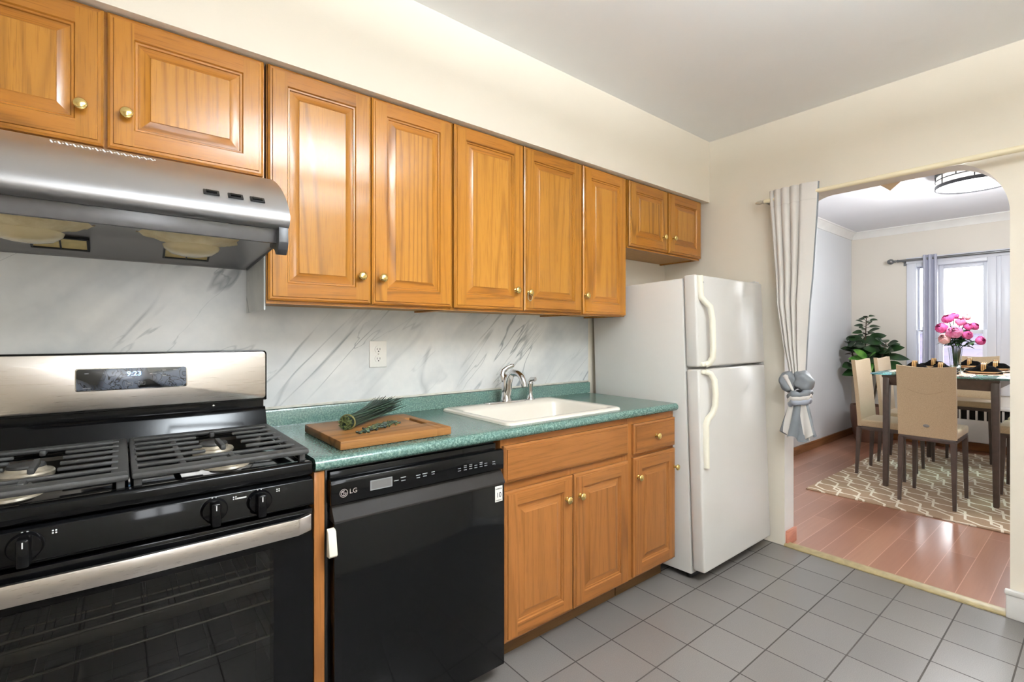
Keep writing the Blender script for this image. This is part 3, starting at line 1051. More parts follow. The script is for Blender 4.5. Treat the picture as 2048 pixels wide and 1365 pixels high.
# black display with the wrinkled protective film still on
t = NT('filmed_display').set(rough=0.18, spec=0.5)
fn = t.noise(t.coords(), 26, 2, 0.5, 1.6)
ab = t.math('ABSOLUTE', t.math('SUBTRACT', fn, 0.5))
ln = t.ramp(ab, [(0.008, (0, 0, 0, 1)), (0.03, (1, 1, 1, 1))])
ms = t.ramp(t.noise(t.coords(loc=(3, 1, 2)), 9, 1), [(0.47, (0, 0, 0, 1)), (0.53, (1, 1, 1, 1))])
t.l(t.mix(t.math('MULTIPLY', ln, ms), rgb(12, 12, 14), rgb(84, 90, 102)), t.b.inputs['Base Color'])
FILM = t.m
MB().prism(rrect_xz(dx0, dx1, dz0, dz1, 0.007), 1, -0.0845, -0.0812, FILM, 0.0008).build('display_panel', bgd)
LEDB = M('blue_led', rgb(170, 215, 255), 0.4, emit=rgb(150, 205, 255), estr=3.0)
MB().text('9:23', -3.061, 1.138, -0.0849, 0.020, LEDB, sx=1.1).build('clock_digits', bgd, smooth=0)
for x, z, ww in ((-3.176, 1.143, 0.010), (-3.176, 1.098, 0.018), (-3.012, 1.136, 0.018), (-2.983, 1.146, 0.010), (-2.983, 1.128, 0.010), (-2.952, 1.146, 0.012)):
    MB().box(x - ww / 2, x + ww / 2, -0.0851, -0.0846, z - 0.001, z + 0.001, GREYP).build('lettering', bgd, smooth=0)
for x in (-3.074, -3.042):
    k = MB()
    for a, c_, d, e_ in ((-.009, .009, -.0055, -.0048), (-.009, .009, .0045, .0052), (-.009, -.0083, -.0055, .0052), (.0083, .009, -.0055, .0052), (-.004, .004, -.001, .001)):
        k.box(x + a, x + c_, -0.0851, -0.0846, 1.107 + d, 1.107 + e_, GREYP)
    k.build('key', bgd, smooth=0)
MB().lathe([(0, 0), (0.004, 0), (0.004, 0.002), (0, 0.003)], CHROME, 12, (-2.84, -0.062, 1.012), YF).build('screw', root)
# grates: two wide cast iron grates
GZ0, GZ1 = 0.922, 0.938


def grate(x0, x1):
    g = MB()
    y0, y1 = -0.618, -0.106
    bv = 0.003
    g.box(x0, x1, y0, y0 + 0.045, GZ0, GZ1, IRON, 0.006)
    g.box(x0, x1, y1 - 0.022, y1, GZ0, GZ1, IRON, 0.006)
    g.box(x0, x0 + 0.014, y0 + 0.02, y1 - 0.01, GZ0 + 0.001, GZ1 - 0.001, IRON, bv)
    g.box(x1 - 0.034, x1, y0 + 0.02, y1 - 0.01, GZ0 + 0.001, GZ1 - 0.001, IRON, bv)
    xm1 = x0 + 0.105
    g.box(xm1 - 0.007, xm1 + 0.007, y0 + 0.03, y1 - 0.01, GZ0 + 0.001, GZ1 - 0.002, IRON, bv)
    nb = 6
    for i in range(nb):
        y = y0 + 0.045 + (y1 - y0 - 0.067) * (i + 0.5) / nb
        near = i in (1, 2, 3, 4)
        h0, h1 = x0 + 0.165, x1 - 0.135
        segs = [(x0 + 0.01, h0 if near else x1 - 0.02)] + ([(h1, x1 - 0.02)] if near else [])
        for a, c_ in segs:
            g.box(a, c_, y - 0.0055, y + 0.0055, GZ1 - 0.005, GZ1 + 0.004, IRON, 0.003)
    xm = (x0 + 0.165 + x1 - 0.135) / 2
    for a, c_ in ((y0 + 0.045, y0 + 0.10), (y0 + 0.20, y1 - 0.19), (y1 - 0.085, y1 - 0.02)):
        g.box(xm - 0.007, xm + 0.007, a, c_, GZ0 + 0.002, GZ1 + 0.002, IRON, 0.004)
    for fx in (x0 + 0.012, x1 - 0.016):
        for fy in (y0 + 0.02, y1 - 0.012):
            g.box(fx - 0.008, fx + 0.008, fy - 0.008, fy + 0.008, 0.8925, GZ0 + 0.003, IRON, 0.002)
    return g.build('grate', root)


grate(RC + 0.002, RX1 - 0.004)
grate(RX0 + 0.004, RC - 0.002)
ALU = M('burner_aluminium', rgb(206, 196, 178), 0.4, 0.6, var=0.15)
for x in (RC + 0.215, RC - 0.215):
    for y in (-0.475, -0.225):
        bn = MB().lathe([(0.0, 0.892), (0.058, 0.892), (0.055, 0.897), (0.042, 0.899), (0.040, 0.907), (0, 0.907)], ALU, 28, (x, y, 0)).build('burner', root, smooth=40)
        lab(MB().lathe([(0, 0.907), (0.038, 0.907), (0.040, 0.910), (0.037, 0.915), (0, 0.916)], IRON, 28, (x, y, 0)).build('burner_cap', bn, smooth=40), 'black burner cap')
# oven door with window
DZ0, DZ1 = 0.205, 0.777
wx0_, wx1_, wz0_, wz1_ = RX0 + 0.115, RX1 - 0.105, 0.255, 0.690
d = MB()
d.box(RX0 + 0.004, RX1 - 0.004, -0.648, -0.604, wz1_, DZ1, BLACK, 0.003)
d.box(RX0 + 0.004, RX1 - 0.004, -0.648, -0.604, DZ0, wz0_, BLACK, 0.003)
d.box(RX0 + 0.004, wx0_, -0.6475, -0.604, wz0_ - 0.004, wz1_ + 0.004, BLACK)
d.box(wx1_, RX1 - 0.004, -0.6475, -0.604, wz0_ - 0.004, wz1_ + 0.004, BLACK)
dr = d.build('oven_door', root)
t = NT('smoked_oven_glass')
tr = t.n('ShaderNodeBsdfTransparent')
tr.inputs[0].default_value = (0.15, 0.155, 0.165, 1)
gl = t.n('ShaderNodeBsdfGlossy')
gl.inputs['Roughness'].default_value = 0.015
mx = t.n('ShaderNodeMixShader')
fr = t.n('ShaderNodeFresnel')
fr.inputs[0].default_value = 1.62
t.l(fr.outputs[0], mx.inputs[0])
t.l(tr.outputs[0], mx.inputs[1])
t.l(gl.outputs[0], mx.inputs[2])
t.l(mx.outputs[0], t.out.inputs['Surface'])
MB().add([(wx0_, -0.6465, wz0_), (wx1_, -0.6465, wz0_), (wx1_, -0.6465, wz1_), (wx0_, -0.6465, wz1_)], [(0, 1, 2, 3)], t.m).build('window_glass', dr, smooth=0)
h = MB()
h.prism([(RX0 + 0.012, -0.650), (RX0 + 0.012, -0.664), (RX0 + 0.05, -0.684), (RC, -0.694), (RX1 - 0.05, -0.684), (RX1 - 0.012, -0.664), (RX1 - 0.012, -0.650), (RX1 - 0.022, -0.650), (RX1 - 0.055, -0.672), (RC, -0.681), (RX0 + 0.055, -0.672), (RX0 + 0.022, -0.650)], 2, 0.722, 0.767, STEEL, 0.003)
lab(h.build('handle', dr), 'brushed steel bar handle')
# racks
RK = M('rack_wire', rgb(196, 186, 160), 0.3, 0.8)
for z in (0.606, 0.518, 0.422):
    r_ = MB()
    xa, xb = RX0 + 0.04, RX1 - 0.04
    r_.tube([(xa, -0.575, z), (xb, -0.575, z)], 0.0035, RK, 8)
    r_.tube([(xa, -0.10, z), (xb, -0.10, z)], 0.0035, RK, 8)
    if z > 0.6:
        r_.tube([(xa, -0.575, z - 0.022), (xb, -0.575, z - 0.022)], 0.004, RK, 8)
        r_.box(xa, xb, -0.572, -0.566, z - 0.055, z - 0.028, RK, 0.001)
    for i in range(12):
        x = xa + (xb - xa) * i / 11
        r_.tube([(x, -0.577, z + 0.003), (x, -0.10, z + 0.003)], 0.0014, M('rack_wire_shaded', rgb(60, 58, 54), 0.5, 0.5), 6)  # oven darkness put into the colour of the cross wires
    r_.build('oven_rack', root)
MB().box(RX0 + 0.004, RX1 - 0.004, -0.645, -0.604, 0.045, 0.196, BLACK, 0.004).build('storage_drawer', root)
for x in (RX0 + 0.05, RX1 - 0.05):
    for y in (-0.55, -0.10):
        MB().lathe([(0, 0), (0.018, 0), (0.018, 0.004), (0.01, 0.006), (0.01, 0.0305), (0, 0.0305)], BLACKP, 14, (x, y, 0)).build('leveling_foot', root)

# ------------------------------------------------------------------ range hood
HX0, HX1 = -3.505, -2.7285
root = thing('range_hood', 'stainless steel under-cabinet range hood with three black switches', 'range hood', (RC, -0.3, 1.5))
ctl = [(-0.335, 1.766), (-0.42, 1.742), (-0.505, 1.701), (-0.565, 1.658), (-0.604, 1.618), (-0.620, 1.590), (-0.616, 1.570), (-0.600, 1.559), (-0.585, 1.558)]
fine = []
for i in range(len(ctl) - 1):
    p_ = [ctl[max(0, min(len(ctl) - 1, i + q))] for q in (-1, 0, 1, 2)]
    for u_ in (0, 0.25, 0.5, 0.75):
        fine.append(tuple(0.5 * (2 * p_[1][c_] + (p_[2][c_] - p_[0][c_]) * u_ + (2 * p_[0][c_] - 5 * p_[1][c_] + 4 * p_[2][c_] - p_[3][c_]) * u_ ** 2 + (3 * p_[1][c_] - p_[0][c_] - 3 * p_[2][c_] + p_[3][c_]) * u_ ** 3) for c_ in (0, 1)))
outer = [(-0.004, 1.512), (-0.004, 1.766)] + fine + [ctl[-1]]
h = MB()
tk = 0.004
for i in range(1, len(outer) - 1):
    (y0, z0), (y1, z1) = outer[i], outer[i + 1]
    h.add([(HX0, y0, z0), (HX1, y0, z0), (HX1, y1, z1), (HX0, y1, z1)], [(0, 1, 2, 3)], HOODST)
side = outer + [(-0.45, 1.545)]
for x in (HX0, HX1):
    h.add([(x, a, c_) for a, c_ in side], [tuple(range(len(side)))], HOODST)
h.add([(HX0, -0.004, 1.512), (HX1, -0.004, 1.512), (HX1, -0.004, 1.766), (HX0, -0.004, 1.766)], [(0, 1, 2, 3)], HOODST)
shell = h.build('shell', root, smooth=35, merge=0.0005, fix=True)
# vent holes in two staggered rows near the top
v_ = MB()
HOLE = M('vent_light_hole', rgb(226, 226, 224), 0.4)
for i in range(30):
    for r_ in range(3):
        if (i + r_) % 2 == 0 or r_ == 1:
            u_ = (r_ + 0.3) / 3.0
            x = -3.226 + 0.20 * i / 29 + 0.002 * r_
            y, z = -0.445 - 0.03 * u_, 1.7315 - 0.0145 * u_
            v_.box(x - 0.0018, x + 0.0018, y - 0.0021, y + 0.0017, z - 0.0007, z + 0.0012, HOLE)
v_.build('vent_perforation', shell, smooth=0)
# switches on the sloping front
ny, nz = -(0.7071), 0.7071
for x in (-2.913, -2.858, -2.806):
    yc, zc = -0.5955, 1.6275
    ang = math.atan2(0.040, 0.039)
    T = Matrix.Translation((x, yc, zc)) @ Matrix.Rotation(ang, 4, 'X')
    s = MB().box(-0.018, 0.018, -0.010, 0.010, -0.001, 0.004, BLACKP, 0.0015, 2, T).build('switch', root)
    MB().box(-0.012, 0.012, -0.0055, 0.0055, 0.003, 0.007, BLACK, 0.0015, 2, T).build('rocker', s)
# visor strip below the lip and its end cap
VIS = M('smoked_visor', rgb(74, 72, 72), 0.25, var=0.08)
MB().prism([(-0.578, 1.562), (-0.584, 1.558), (-0.578, 1.520), (-0.570, 1.519)], 0, HX0 + 0.012, HX1 - 0.012, VIS, 0.001).build('visor', root)
ecp = [(-0.604, 1.566), (-0.606, 1.520), (-0.598, 1.500), (-0.585, 1.487), (-0.57, 1.489), (-0.556, 1.503), (-0.53, 1.512), (-0.50, 1.517), (-0.50, 1.530), (-0.555, 1.536), (-0.56, 1.566)]
for x in (HX1 - 0.026, HX0 + 0.0005):
    MB().prism(ecp, 0, x, x + 0.0255, M('charcoal_plastic', rgb(52, 52, 54), 0.4), 0.002).build('visor_end_cap', root)
# underside: deep pan with a sloping back
PANM = M('hood_pan_grey', rgb(150, 148, 148), 0.28, 0.85)
p = MB()
pan = [(-0.57, 1.540), (-0.53, 1.540), (-0.50, 1.565), (-0.46, 1.575), (-0.15, 1.575), (-0.125, 1.560), (-0.035, 1.520), (-0.02, 1.508), (-0.006, 1.506)]
x0, x1 = HX0 + 0.004, HX1 - 0.004
ins = [0.0, 0.02, 0.045, 0.06, 0.06, 0.055, 0.045, 0.02, 0.0]
for i in range(len(pan) - 1):
    (y0, z0), (y1, z1) = pan[i], pan[i + 1]
    p.add([(x0 + ins[i], y0, z0), (x1 - ins[i], y0, z0), (x1 - ins[i + 1], y1, z1), (x0 + ins[i + 1], y1, z1)], [(0, 1, 2, 3)], PANM)
rim = [(-0.57, 1.540), (-0.53, 1.537), (-0.50, 1.5355), (-0.46, 1.533), (-0.15, 1.515), (-0.125, 1.513), (-0.035, 1.509), (-0.02, 1.508), (-0.006, 1.506)]
for sgn, xe in ((1, x0), (-1, x1)):
    for i in range(len(pan) - 1):
        A = [(xe, rim[i][0], rim[i][1]), (xe, rim[i + 1][0], rim[i + 1][1])]
        B = [(xe + sgn * 0.018, rim[i + 1][0], rim[i + 1][1] + 0.001), (xe + sgn * 0.018, rim[i][0], rim[i][1] + 0.001)]
        p.add(A + B, [(0, 1, 2, 3)], PANM)
        D = [(xe + sgn * max(ins[i + 1], 0.018), pan[i + 1][0], pan[i + 1][1]), (xe + sgn * max(ins[i], 0.018), pan[i][0], pan[i][1])]
        p.add([B[1], B[0]] + D, [(0, 1, 2, 3)], PANM)
p.build('drip_pan', root, smooth=50, merge=0.0005)
MB().tube([(HX1 - 0.001, -0.03, 1.506), (HX1 - 0.001, -0.2, 1.516), (HX1 - 0.001, -0.36, 1.528), (HX1 - 0.001, -0.52, 1.538)], 0.0035, BLACKP, 8).build('edge_shadow_line', root)  # thin black tube drawn for the shadow gap along the hood's lower edge
PAPER = NT('paper_towel').set(rough=0.85)
PAPER.l(PAPER.ramp(PAPER.noise(PAPER.coords(), 14, 4, 0.6), [(0.3, rgb(206, 186, 140)), (0.6, rgb(228, 214, 178)), (0.8, rgb(236, 228, 208))]), PAPER.b.inputs['Base Color'])
PAPER.bump(PAPER.noise(PAPER.coords(), 60, 4), 0.5, 0.003)
PAPERM = PAPER.m
GLOBE = M('fan_cup_plastic', rgb(206, 190, 150), 0.2, coat=0.4)
LENS = M('yellowed_lens', rgb(198, 178, 120), 0.35, var=0.15, vscale=40)
for fx in (-2.925, -3.285):
    fy = -0.30

    def pap(u_, v_, fx=fx, fy=fy):
        a = 2 * PI * u_
        sq = 1.0 / max(abs(math.cos(a)), abs(math.sin(a))) ** 0.55
        r = 0.045 + (0.112 * sq - 0.045 + 0.010 * math.sin(5 * a + fx * 9)) * v_
        z = 1.524 + 0.036 * v_ ** 0.6 + 0.005 * math.sin(11 * a + 7 * v_) * v_
        return (fx + r * math.cos(a) * 1.12, fy + r * math.sin(a), z)
    pc = MB().grid(pap, 72, 8, PAPERM, close_u=True).build('paper_filter', root)
    lab(pc, 'yellowed paper filter')
    MB().lathe([(0.074, 1.533), (0.070, 1.522), (0.052, 1.509), (0.026, 1.503), (0.0, 1.502)], GLOBE, 32, (fx, fy + 0.02, 0)).build('fan_cup', root, smooth=60)
for lx in (-2.92, -3.235):
    T = Matrix.Translation((lx, -0.082, 1.5385)) @ Matrix.Rotation(-math.atan2(0.04, 0.09), 4, 'X')
    fr_ = MB()
    for a, c_, d, e_ in ((-0.066, 0.066, -0.034, -0.028), (-0.066, 0.066, 0.028, 0.034), (-0.066, -0.060, -0.028, 0.028), (0.060, 0.066, -0.028, 0.028), (-0.002, 0.002, -0.028, 0.028)):
        fr_.box(a, c_, d, e_, -0.006, 0.001, BLACKP, 0.001, 1, T)
    lf = fr_.build('lamp_frame', root)
    MB().box(-0.060, 0.060, -0.028, 0.028, -0.002, 0.001, LENS, 0.0, 1, T).build('lamp_lens', lf)

# ------------------------------------------------------------------ dishwasher
DX0, DX1 = -2.634, -2.006
root = thing('dishwasher', 'black built-in dishwasher under the green worktop', 'dishwasher', ((DX0 + DX1) / 2, -0.33, 0))
b = MB()
b.box(DX0 + 0.006, DX1 - 0.004, -0.60, -0.04, 0.08, 0.866, BLACKP, 0.003)
b.box(DX0 + 0.012, DX1 - 0.010, -0.622, -0.59, 0.740, 0.862, BLACK, 0.003)
b.box(DX0 + 0.02, DX1 - 0.02, -0.56, -0.05, 0.0, 0.085, BLACKP)
b.build('tub', root)
cpn = MB().prism([(-0.615, 0.838), (-0.640, 0.846), (-0.652, 0.842), (-0.655, 0.832), (-0.655, 0.776), (-0.651, 0.771), (-0.615, 0.771)], 0, DX0 + 0.006, DX1 + 0.001, BLACK, 0.0015).build('control_panel', root)
yk = -0.6556
k = MB()
k.box(-2.512, -2.441, yk, yk + 0.0006, 0.794, 0.824, GREYP)
k.box(-2.509, -2.444, yk - 0.0003, yk + 0.0003, 0.797, 0.821, M('lcd_grey', rgb(92, 90, 88), 0.3))
k.build('display', cpn, smooth=0)
k = MB()
SIL = M('silver_print', rgb(150, 138, 134), 0.4)
cx_, cz_ = -2.592, 0.803
pts = [(cx_ + 0.0112 * math.cos(2 * PI * i / 32), yk, cz_ + 0.0112 * math.sin(2 * PI * i / 32)) for i in range(32)]
k.tube(pts, 0.0011, SIL, 6, closed=True)
pts = [(cx_ + 0.0072 * math.cos(a), yk, cz_ + 0.0072 * math.sin(a)) for a in [math.radians(60 + 300 * i / 20) for i in range(21)]]
k.tube(pts, 0.0010, SIL, 6)
k.box(cx_ - 0.0008, cx_ + 0.0008, yk - 0.0008, yk + 0.0004, cz_ - 0.005, cz_ + 0.006, SIL)
k.box(cx_, cx_ + 0.0072, yk - 0.0008, yk + 0.0004, cz_ - 0.0008, cz_ + 0.0008, SIL)
k.lathe([(0, 0), (0.0018, 0), (0.0018, 0.0008), (0, 0.0008)], SIL, 10, (cx_ - 0.004, yk + 0.0004, cz_ + 0.004), YF)
k.text('LG', -2.5635, 0.8045, yk, 0.0195, SIL)
k.build('badge', cpn, smooth=0)
for x, z, ww in ((-2.428, 0.809, 0.016), (-2.404, 0.815, 0.018), (-2.404, 0.805, 0.014), (-2.352, 0.812, 0.016), (-2.352, 0.804, 0.012), (-2.328, 0.813, 0.018), (-2.328, 0.805, 0.013), (-2.298, 0.813, 0.012), (-2.298, 0.806, 0.010)):
    MB().box(x - ww / 2, x + ww / 2, yk, yk + 0.0006, z - 0.0013, z + 0.0013, GREYP).build('lettering', cpn, smooth=0)
for i, x in enumerate((-2.196, -2.172, -2.15, -2.128, -2.106, -2.085, -2.05)):
    k = MB()
    for z in (0.806, 0.798) + ((0.812,) if i in (1, 2, 4) else ()):
        k.box(x - 0.006, x + 0.006, yk, yk + 0.0006, z - 0.0012, z + 0.0012, GREYP)
    k.build('key', cpn, smooth=0)
dw = MB()
dw.prism([(-0.61, 0.746), (-0.632, 0.771), (-0.638, 0.768), (-0.664, 0.728), (-0.664, 0.722), (-0.61, 0.722)], 0, DX0 + 0.012, DX1 + 0.001, M('scoop_strip_black', rgb(34, 31, 29), 0.6, spec=0.15), 0.001)
dw2 = MB().box(DX0 + 0.013, DX1 + 0.001, -0.660, -0.602, 0.062, 0.7225, BLACK, 0.003).build('door', root)
dw.build('scoop_handle', dw2)
k = MB()
k.box(-2.048, -2.015, -0.6612, -0.6602, 0.660, 0.716, M('sticker_paper', rgb(228, 226, 220), 0.5))
k.text('10', -2.0315, 0.683, -0.6613, 0.026, DARK, sx=0.9)
k.text('INVERTER', -2.0315, 0.706, -0.6613, 0.0062, DARK)
k.text('WARRANTY', -2.0315, 0.665, -0.6613, 0.0052, DARK)
lab(k.build('warranty_sticker', dw2, smooth=0), 'white ten year sticker')
tag(MB().prism([(-0.655, 0.712), (-0.668, 0.704), (-0.682, 0.640), (-0.676, 0.634), (-0.655, 0.632)], 0, -2.641, -2.618, M('cream_plastic', rgb(232, 226, 208), 0.4), 0.002).build('child_latch', origin=(-2.63, -0.66, 0.63)), 'cream plastic child latch stuck at the edge of the dishwasher', 'latch')

# ------------------------------------------------------------------ refrigerator (leans back a little on its feet)
FX0, FX1 = -0.820, -0.079
FP = (-0.45, -0.705, 0.0)
root = thing('refrigerator', 'white top-freezer refrigerator standing by the arch wall', 'refrigerator', FP)
FRW = M('fridge_white', rgb(214, 211, 206), 0.33, var=0.01, vscale=6, bump=0.05, bscale=350)
FRC = M('fridge_cream_handle', rgb(238, 233, 216), 0.3)
b = MB()
b.box(FX0, FX1, -0.700, -0.085, 0.035, 1.560, FRW, 0.006)
b.build('body', root)
GASK = M('gasket_grey', rgb(176, 174, 170), 0.6)
FZ = 1.090
for nm, z0, z1 in (('freezer_door', FZ + 0.008, 1.572), ('door', 0.062, FZ - 0.004)):
    MB().box(FX0 + 0.012, FX1 - 0.012, -0.7085, -0.6995, z0 + 0.012, z1 - 0.012, GASK).build('gasket', root)
    d = MB().box(FX0 - 0.002, FX1 + 0.002, -0.776, -0.7085, z0, z1, FRW, 0.010, 3).build(nm, root)
    h = MB()
    X = FX0 + 0.036
    if nm == 'freezer_door':
        path = [(X - 0.006, -0.781, 1.566), (X - 0.004, -0.781, 1.50), (X - 0.002, -0.782, 1.455), (X + 0.010, -0.795, 1.432), (X + 0.032, -0.812, 1.405), (X + 0.038, -0.818, 1.34), (X + 0.038, -0.818, 1.20), (X + 0.038, -0.814, 1.145), (X + 0.034, -0.798, 1.118), (X + 0.02, -0.782, 1.108)]
        h.tube(path, [0.017] * 3 + [0.015] * 4 + [0.016] * 3, FRC, 14)
        h.box(X - 0.018, X + 0.046, -0.792, -0.774, 1.100, 1.122, FRC, 0.006)
        h.lathe([(0, 0), (0.005, 0), (0.005, 0.002), (0, 0.002)], GASK, 12, (X, -0.797, 1.53), YF)
    else:
        path = [(X + 0.01, -0.784, 1.074), (X + 0.034, -0.800, 1.062), (X + 0.042, -0.816, 1.03), (X + 0.044, -0.820, 0.96), (X + 0.042, -0.816, 0.90), (X + 0.034, -0.806, 0.862), (X + 0.012, -0.790, 0.832), (X + 0.004, -0.783, 0.80), (X + 0.002, -0.781, 0.70), (X + 0.000, -0.781, 0.585)]
        h.tube(path, [0.015] * 6 + [0.016, 0.017, 0.017, 0.016], FRC, 14)
        h.box(X - 0.018, X + 0.050, -0.792, -0.774, 1.062, 1.083, FRC, 0.006)
    lab(h.build('handle', d), 'cream loop handle')
MB().box(FX1 - 0.06, FX1 - 0.006, -0.765, -0.66, 1.572, 1.584, FRW, 0.004).build('hinge_cap', root)
MB().box(FX1 - 0.03, FX1 + 0.001, -0.772, -0.70, FZ - 0.003, FZ + 0.007, GASK, 0.001).build('hinge', root)
MB().box(FX0 + 0.02, FX1 - 0.02, -0.690, -0.670, 0.012, 0.06, BLACKP).build('kick_grille', root)
for x in (FX0 + 0.05, FX1 - 0.05):
    MB().lathe([(0, 0.004), (0.02, 0.004), (0.02, 0.010), (0.009, 0.012), (0.009, 0.037), (0, 0.037)], BLACKP, 14, (x, -0.66, 0)).build('foot', root)
    MB().lathe([(0, 0.019), (0.02, 0.019), (0.02, 0.026), (0.009, 0.028), (0.009, 0.037), (0, 0.037)], BLACKP, 14, (x, -0.14, -0.038)).build('foot', root)
root.rotation_euler = (-math.radians(2.0), 0, 0)

# ------------------------------------------------------------------ curtain rod on the arch wall and the knotted curtain
root = thing('curtain_rod', 'cream curtain rod running across the top of the arch', 'curtain rod', (-0.08, -1.4, 2.066))
ROD = M('rod_cream', rgb(236, 224, 192), 0.35)
b = MB().tube([(-0.08, -0.735, 2.066), (-0.08, -2.6, 2.066)], 0.0125, ROD, 16)
b.tube([(-0.08, -1.30, 2.066), (-0.08, -2.6, 2.066)], 0.0145, ROD, 16)
b.build('rod', root)
FIN = M('pale_metal_finial', rgb(206, 200, 186), 0.3, 0.6)
MB().lathe([(0.0, -0.052), (0.006, -0.048), (0.011, -0.036), (0.012, -0.02), (0.008, -0.008), (0.012, -0.004), (0.013, 0.003), (0, 0.003)], FIN, 20, (-0.08, -0.735, 2.066), Matrix.Rotation(PI / 2, 4, 'X')).build('finial', root, smooth=60)
for y in (-0.755, -2.4):
    MB().box(-0.086, -0.0005, y - 0.006, y + 0.006, 2.050, 2.058, FIN, 0.001).box(-0.006, -0.0005, y - 0.014, y + 0.014, 2.03, 2.08, FIN, 0.001).box(-0.094, -0.066, y - 0.006, y + 0.006, 2.050, 2.0535, FIN, 0.001).build('bracket', root)

root = thing('curtain', 'off-white curtain with grey lining, knotted, hanging by the arch', 'curtain', (-0.08, -0.9, 2.066))
t = NT('off_white_curtain').set(rough=0.8, sheen=0.2)
t.l(t.ramp(t.noise(t.coords((1, 1, 1)), 3, 3), [(0.3, rgb(208, 202, 196)), (0.7, rgb(218, 212, 206))]), t.b.inputs['Base Color'])
t.bump(t.noise(t.coords(), 500, 2), 0.1, 0.001)
CLOTH = t.m
LINING = M('grey_lining', rgb(112, 115, 119), 0.42, var=0.08, vscale=20)


def lerp_tab(tab, z):
    for (z0, *a), (z1, *b_) in zip(tab, tab[1:]):
        if z0 >= z >= z1:
            u_ = (z0 - z) / (z0 - z1)
            return [p + (q - p) * u_ for p, q in zip(a, b_)]
    return tab[-1][1:] if z < tab[-1][0] else tab[0][1:]


# z: left edge y, right edge y, fold depth, thickness
TAB = [(2.118, -0.768, -1.034, 0.012, 0.020), (2.035, -0.770, -1.030, 0.011, 0.020), (1.90, -0.782, -1.024, 0.015, 0.024), (1.60, -0.806, -1.006, 0.018, 0.03), (1.45, -0.812, -0.992, 0.018, 0.032), (1.20, -0.848, -0.976, 0.015, 0.032), (1.04, -0.882, -0.968, 0.014, 0.03)]


def cur(u_, v_):
    z = 2.118 - (2.118 - 1.03) * v_
    yl, yr, dp, th = lerp_tab(TAB, z)
    if u_ <= 0.6:
        s = u_ / 0.6
        y = yl + (yr - yl) * s
        sw = s + 0.02 * math.sin(7 * s + 2 * v_)
        f = 2 * abs(math.sin(PI * (6.0 * min(sw, 0.72) ** 0.9 + 0.15))) ** 0.55 - 1
        if s > 0.66:
            k_ = (s - 0.66) / 0.34
            f = f * max(0, 1 - 4 * k_) + (0.9 - 0.5 * k_ + 0.18 * math.sin(5 * k_)) * min(1, 4 * k_)
        x = -0.08 - th * math.sin(PI * min(max(s, 0.0), 1)) ** 0.4 - dp * f * math.sin(PI * s) ** 0.3
    else:
        s = (u_ - 0.6) / 0.4
        y = yr + (yl - yr) * s
        x = -0.08 + th * 0.9 * math.sin(PI * s) ** 0.5 + 0.006 * math.sin(11 * s)
    return (x, y, z)


g = MB()
NU, NV = 150, 60
vs = [cur(i / NU, j / NV) for j in range(NV + 1) for i in range(NU)]
fs, ms = [], []
for j in range(NV):
    for i in range(NU):
        q = (i + 1) % NU
        fs.append([j * NU + i, j * NU + q, (j + 1) * NU + q, (j + 1) * NU + i])
        ms.append(CLOTH if (i < 0.585 * NU and (i > 2 or j < 30)) else LINING)
g.add(vs, fs, ms)
g.build('drape', root, smooth=70)
sm = MB()
sm.tube([Vector(cur(i / 100 * 0.58 + 0.004, (2.118 - 2.022) / 1.088)) + Vector((-0.0012, 0, 0)) for i in range(101)], 0.0008, M('seam_thread', rgb(196, 190, 184), 0.8), 5)
sm.build('header_seam', root)


def blob(cx, cy, cz, rx, ry, rz, m, name, tilt=0, fold=0.12, nf=4, ph=0.0, pw=1.0):
    def f(u_, v_):
        a, b_ = 2 * PI * u_, PI * (0.02 + 0.96 * v_)
        k_ = 1 + fold * math.sin(nf * a + 2.2 * math.cos(b_) * 2 + ph) * math.sin(b_) + 0.5 * fold * math.sin(2 * nf * b_ + a * 2)
        px = rx * math.sin(b_) * math.cos(a) * k_
        py = ry * math.sin(b_) * math.sin(a) * k_
        pz = rz * math.copysign(abs(math.cos(b_)) ** pw, math.cos(b_)) * (1 + fold * 0.4 * math.sin(a * 2 + ph))
        y2 = py * math.cos(tilt) - pz * math.sin(tilt)
        z2 = py * math.sin(tilt) + pz * math.cos(tilt)
        return (cx + px, cy + y2, cz + z2)
    return MB().grid(f, 72, 40, m, close_u=True).build(name, root, smooth=70)


lab(blob(-0.10, -0.885, 0.995, 0.052, 0.050, 0.062, LINING, 'knot_loop', 0.15, 0.10, 3, 0.4, 0.8), 'grey lining folded into the knot')
lab(blob(-0.098, -0.958, 1.005, 0.048, 0.050, 0.062, LINING, 'knot_loop', -0.5, 0.09, 3, 2.0, 0.8), 'grey lining folded into the knot')
bnd = MB()
for r_, z_, x_, m_ in ((0.050, 0.928, -0.098, LINING), (0.047, 0.908, -0.099, CLOTH), (0.045, 0.886, -0.098, M('pale_lining', rgb(150, 154, 166), 0.4))):
    pts = []
    for i in range(36):
        a = 2 * PI * i / 36
        pts.append((x_ + 0.85 * r_ * math.cos(a), -0.940 + r_ * math.sin(a), z_ - 0.30 * r_ * math.sin(a) + 0.006 * math.sin(3 * a)))
    bnd.tube(pts, [0.015 + 0.004 * math.sin(5 * i / 36 * 2 * PI) for i in range(36)], m_, 10, closed=True, squash=1.2)
bnd.build('knot_wrap', root, smooth=70)
fold_w = MB().grid(lambda u_, v_: (-0.148 - 0.010 * math.sin(PI * u_) + 0.018 * v_, -0.880 - 0.052 * v_ + 0.016 * (u_ - .5) * (1.2 - v_) * 1.6, 1.035 - 0.115 * v_ + 0.004 * math.sin(6 * u_)), 8, 14, CLOTH)
fold_w.build('knot_fold', root, smooth=70)


